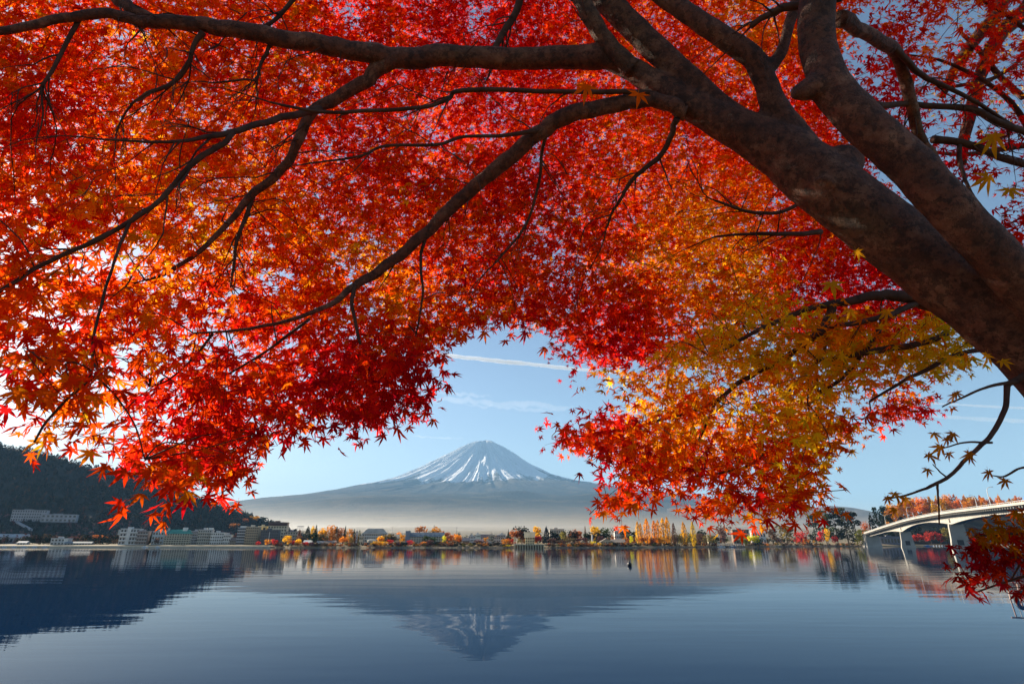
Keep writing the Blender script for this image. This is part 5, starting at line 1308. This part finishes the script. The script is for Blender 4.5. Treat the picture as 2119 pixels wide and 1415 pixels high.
# ---- golden canopy
GOLD = [(1245, 775), (1340, 752), (1420, 705), (1500, 645), (1560, 600), (1650, 640), (1750, 655), (1900, 645), (2000, 695), (1985, 735), (1950, 780), (1925, 800), (1925, 850), (1890, 870), (1830, 860), (1740, 900), (1705, 960), (1672, 970), (1672, 1020), (1640, 1062), (1600, 1065), (1560, 1035), (1500, 1062), (1440, 1035),
        (1380, 1018), (1325, 1008), (1300, 1045), (1272, 1042), (1275, 1012), (1325, 968), (1290, 948), (1210, 925), (1145, 902), (1155, 880), (1240, 862), (1300, 850), (1350, 815), (1290, 796)]
gold_depth = field([(1200, 890, 3.4), (1300, 780, 3.5), (1500, 700, 3.5), (1700, 800, 3.3), (1300, 1040, 3.1), (1600, 1050, 2.9), (1650, 950, 2.9), (1900, 700, 3.2), (1900, 850, 4.2), (1500, 900, 3.5)])
gold_col = field([(1160, 895, 1.0), (1230, 880, 1.6), (1300, 780, 3.2), (1260, 900, 1.5), (1400, 850, 2.8), (1500, 700, 4.0), (1600, 700, 4.2), (1450, 760, 3.7), (1700, 800, 3.6), (1620, 820, 3.4), (1550, 840, 2.8), (1450, 930, 2.0), (1550, 920, 2.1), (1600, 950, 2.6), (1300, 1040, 1.2), (1400, 1040, 1.2), (1480, 1050, 1.0),
                 (1340, 980, 1.9), (1650, 1000, 3.0), (1620, 1050, 2.0), (1850, 750, 3.8), (1900, 860, .3), (1850, 850, .9), (1950, 720, 4.3), (1550, 1050, 1.6), (1800, 690, 2.2), (1700, 930, 2.6), (1750, 720, 3.2), (1780, 830, 3.0)])
def gold_holes(x, y, d):
    k = np.ones(len(x), bool)
    for a, b, rx, ry in ((1480, 1000, 130, 20), (1560, 1000, 60, 18), (1640, 840, 26, 12), (1540, 760, 22, 12), (1760, 850, 26, 14), (1700, 760, 30, 14), (1850, 760, 26, 14), (1420, 900, 24, 14), (1890, 780, 30, 12), (1350, 830, 22, 12)):
        k &= ~((((x-a)/rx)**2 + ((y-b)/ry)**2 < 1) & (rng.random(len(x)) < .85))
    g = fbm(x/60. + 3, y/50. + 7, 3)
    return k & (rng.random(len(x)) < np.clip(1.5 - np.clip(g - .40, 0, 1)*6.0, .08, 1))
grow(gold, GB, GTP, NGOLD, samp(GOLD), gold_depth, gold_col, 300, holes=gold_holes, spread=.15, dspread=(.85, 1.35), nearlim=1.6, size=.048, cvar=2.2, shift=.3)

# stray sprays: single trailing sprig under the red canopy, brown leaves of the bare twig, yellow leaves of the grey tree
def pts_sampler(L_, sd):
    a = np.array(L_, float)
    def fn(n):
        i = rng.integers(0, len(a), n); return a[i, 0] + rng.normal(0, sd, n), a[i, 1] + rng.normal(0, sd, n)
    return fn
def const(v_): return lambda x, y: np.full(len(x), float(v_))
grow(grey, KB, KTP, 190, samp([(1900, -80), (2250, -80), (2250, 300), (2050, 260), (1900, 270)]), const(6.2), const(3.7), 60, per=(4, 9), spread=.22, size=.04, dspread=(.93, 1.07))
def brown_leaves():
    L_ = [(1935, 905, .075), (1960, 915, .07), (1945, 935, .09), (1972, 905, .075), (1965, 945, .06), (1928, 950, .08), (1918, 978, .06), (2000, 945, .08), (2012, 952, .06), (2048, 985, .075), (2078, 1002, .075), (1855, 1030, .08), (1838, 1036, .06), (1872, 1040, .075), (1850, 1060, .06), (1975, 825, .07), (1985, 818, .06),
          (1320, 205, .10), (1210, 195, .10), (975, 310, .09), (2060, 300, .12), (2040, 380, .11), (2095, 400, .10), (1775, 530, .08), (1722, 600, .10), (1755, 650, .09), (1835, 655, .09), (1925, 665, .08), (1970, 750, .09), (2040, 745, .09), (2080, 755, .08), (1480, 880, .0), (68, 965, .07)]
    for i, (px, py, s) in enumerate(L_):
        if s == 0: continue
        dd = 1.75 if s >= .1 else 2.15
        p_ = P(px, py, dd); s = s * .58
        n_ = np.array([.2*math.sin(i*3.1), -.8, .35*math.cos(i*2.3)]); n_ /= np.linalg.norm(n_)
        t_ = np.array([.4*math.sin(i*1.7), .1, -1.0]); t_ -= n_*(t_ @ n_); t_ /= np.linalg.norm(t_); x_ = np.cross(t_, n_)
        o = link('leaf', LFM[i % 6], None, maple)
        mt = Matrix(((x_[0], t_[0], n_[0], 0), (x_[1], t_[1], n_[1], 0), (x_[2], t_[2], n_[2], 0), (0, 0, 0, 1)))
        o.matrix_local = Matrix.Translation(Vector(p_ - t_*s*.4 - BASEP)) @ mt @ Matrix.Scale(s, 4)
        c = (.42, .17, .015) if i < 17 else (.62, .30, .01) if i > 19 else (.8, .16, .005)
        if i == len(L_) - 1: c = (.75, .03, .004)
        o.color = (*c, 1)
brown_leaves()
# ---- low red maple at the lower right, trunk shade painted into its leaf colour
SB = np.array([P(2330, 1200, 2.6)[0], 2.2, 1.15])
low = tree_root('maple_sapling', SB, 'low maple sapling with red leaves painted shade-dark over the water at the bottom right corner', 'tree')
STP = []
for sp in ([(2330, 1250, 2.6, 22), (2230, 1160, 2.55, 14), (2140, 1110, 2.5, 9), (2070, 1105, 2.5, 6), (2010, 1110, 2.5, 3)], [(2240, 1170, 2.55, 10), (2160, 1180, 2.5, 7), (2090, 1200, 2.5, 5), (2020, 1225, 2.5, 3)],
           [(2200, 1150, 2.55, 8), (2130, 1150, 2.5, 6), (2060, 1160, 2.5, 3)]):
    pts, rad = path(sp, 6); v_, f_ = tube(pts - SB, rad, 6); link('branch', mesh('branch', v_, f_, True), M['twig'], low); STP.append((pts, rad))
q = catmull(np.array([tuple(SB), tuple((SB + P(2330, 1250, 2.6))/2 + np.array([.05, 0, 0])), tuple(P(2330, 1250, 2.6))]), 5)
v_, f_ = tube(q - SB, np.linspace(.035, .025, len(q)), 8); link('trunk', mesh('trunk', v_, f_, True), M['twig'], low)
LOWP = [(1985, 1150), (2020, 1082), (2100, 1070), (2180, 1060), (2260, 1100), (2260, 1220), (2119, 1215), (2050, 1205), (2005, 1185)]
grow(low, SB, STP, 44, samp(LOWP), const(2.5), lambda x, y: np.where(y < 1115, 2.6, .7) + 0*x, 200, per=(6, 12), spread=.085, size=.046, dspread=(.9, 1.15), shade_tone=.45)  # leaf colour multiplied down in place of the trunk's shade
grow(low, SB, STP, 6, pts_sampler([(2022, 1212), (2035, 1205), (2080, 1215), (2112, 1225)], 6), const(2.45), const(1.2), 10, per=(2, 4), spread=.03, size=.045, dspread=(.98, 1.02))
# little trailing sprig under the red crown
grow(maple, BASEP, None, 14, pts_sampler([(1145, 715), (1160, 700), (1185, 690), (1175, 730), (1182, 762), (1150, 738), (1270, 740)], 7), const(4.1), const(-.2), 0, per=(4, 8), spread=.05, size=.03, dspread=(.98, 1.05))
# ================================================================== CLOUDS (outside the haze) AND HAZE
def vol_mat(name, dens, aniso, col=(1, 1, 1)):
    m = bpy.data.materials.new(name); m.use_nodes = True
    nt = m.node_tree; nt.nodes.remove(nt.nodes['Principled BSDF'])
    pv = nt.nodes.new('ShaderNodeVolumePrincipled')
    pv.inputs['Color'].default_value = (*col, 1); pv.inputs['Density'].default_value = dens; pv.inputs['Anisotropy'].default_value = aniso
    nt.links.new(pv.outputs[0], nt.nodes['Material Output'].inputs['Volume'])
    return m
def sky_tube(name, a, b, Y, rad, dens, label, flat=1.0, lumps=.35, seg=120, taper=True):
    """cloud body along photo points a-b, at distance Y"""
    pa = np.array([xat(a[0], Y, zat(a[1], Y)), Y, zat(a[1], Y)]); pb = np.array([xat(b[0], Y, zat(b[1], Y)), Y, zat(b[1], Y)])
    t = np.linspace(0, 1, seg)
    pts = pa + (pb - pa)*t[:, None]
    k = 10; ang = np.linspace(0, 2*np.pi, k, endpoint=False)
    env_ = np.sin(np.clip(t*1.0, 0, 1)*np.pi)**.35 if taper else np.ones(seg)
    V_ = []
    for i in range(seg):
        r_ = rad*env_[i]*(1 + lumps*2*(fbm(np.array([i*.28 + a[0]]), np.array([3.1]), 4)[0] - .47)) + 1
        off_ = rad*lumps*(fbm(np.array([i*.2]), np.array([a[1]*1.]), 3)[0] - .43)*2
        for q in ang:
            rr2 = r_*(1 + lumps*(fbm(np.array([i*.35]), np.array([q*1.2 + a[1]]), 3)[0] - .43))
            V_.append((pts[i, 0], pts[i, 1] + rr2*math.cos(q), pts[i, 2] + off_ + rr2*math.sin(q)*flat))
    F_ = [(i*k+j, i*k+(j+1) % k, (i+1)*k+(j+1) % k, (i+1)*k+j) for i in range(seg-1) for j in range(k)] + [tuple(range(k-1, -1, -1)), tuple(range((seg-1)*k, seg*k))]
    o = link(name, mesh(name, V_, F_, True), vol_mat(name + '_vapour', dens, .3))
    tag(o, label, 'cloud' if name == 'cloud' else 'contrail')
    return o
CY = 27000
sky_tube('contrail', (700, 712), (1330, 778), CY, 105, 6e-3, 'white aircraft trail sloping across the sky above the volcano')
sky_tube('contrail', (1880, 832), (2280, 853), CY, 60, 4e-3, 'thin bright aircraft trail above the bridge, upper of two')
sky_tube('contrail', (1880, 858), (2300, 882), CY, 110, 1.4e-3, 'broad faint aircraft trail above the bridge, lower of two', lumps=.25)
for i, (a, b, r_, d_) in enumerate((((880, 826), (1190, 842), 330, 2.2e-4), ((900, 812), (1020, 820), 180, 2.5e-4), ((960, 838), (1160, 850), 200, 2.5e-4), ((850, 902), (960, 908), 120, 5e-4))):
    sky_tube('cloud', a, b, CY + 900*i, r_, d_, ['wide thin cirrus veil between contrail and summit', 'faint wisp above the wide cirrus veil', 'faint wisp along the lower edge of the cirrus veil', 'faintest wisp just left above the summit'][i], flat=.45, lumps=.6, seg=70)
sky_tube('cloud', (430, 1040), (560, 1030), 36000, 190, 2e-4, 'small pale cloud low behind the foot of the volcano', flat=.5, lumps=.6, seg=40)

o = MB().box(-5000, 6000, 1700, 9000, -2, 120).build('mist', vol_mat('ground_mist', 1.7e-4, .45, (.97, .97, .97)))
tag(o, 'pale morning mist lying over the plain at the foot of the volcano', 'mist', kind='stuff')
hx = 26000.0
o = MB().box(-hx, hx, -400, 33500, -2.5, HAZETOP).build('haze', vol_mat('haze_air', HAZED, HAZEG, HAZEC))
tag(o, kind='stuff')
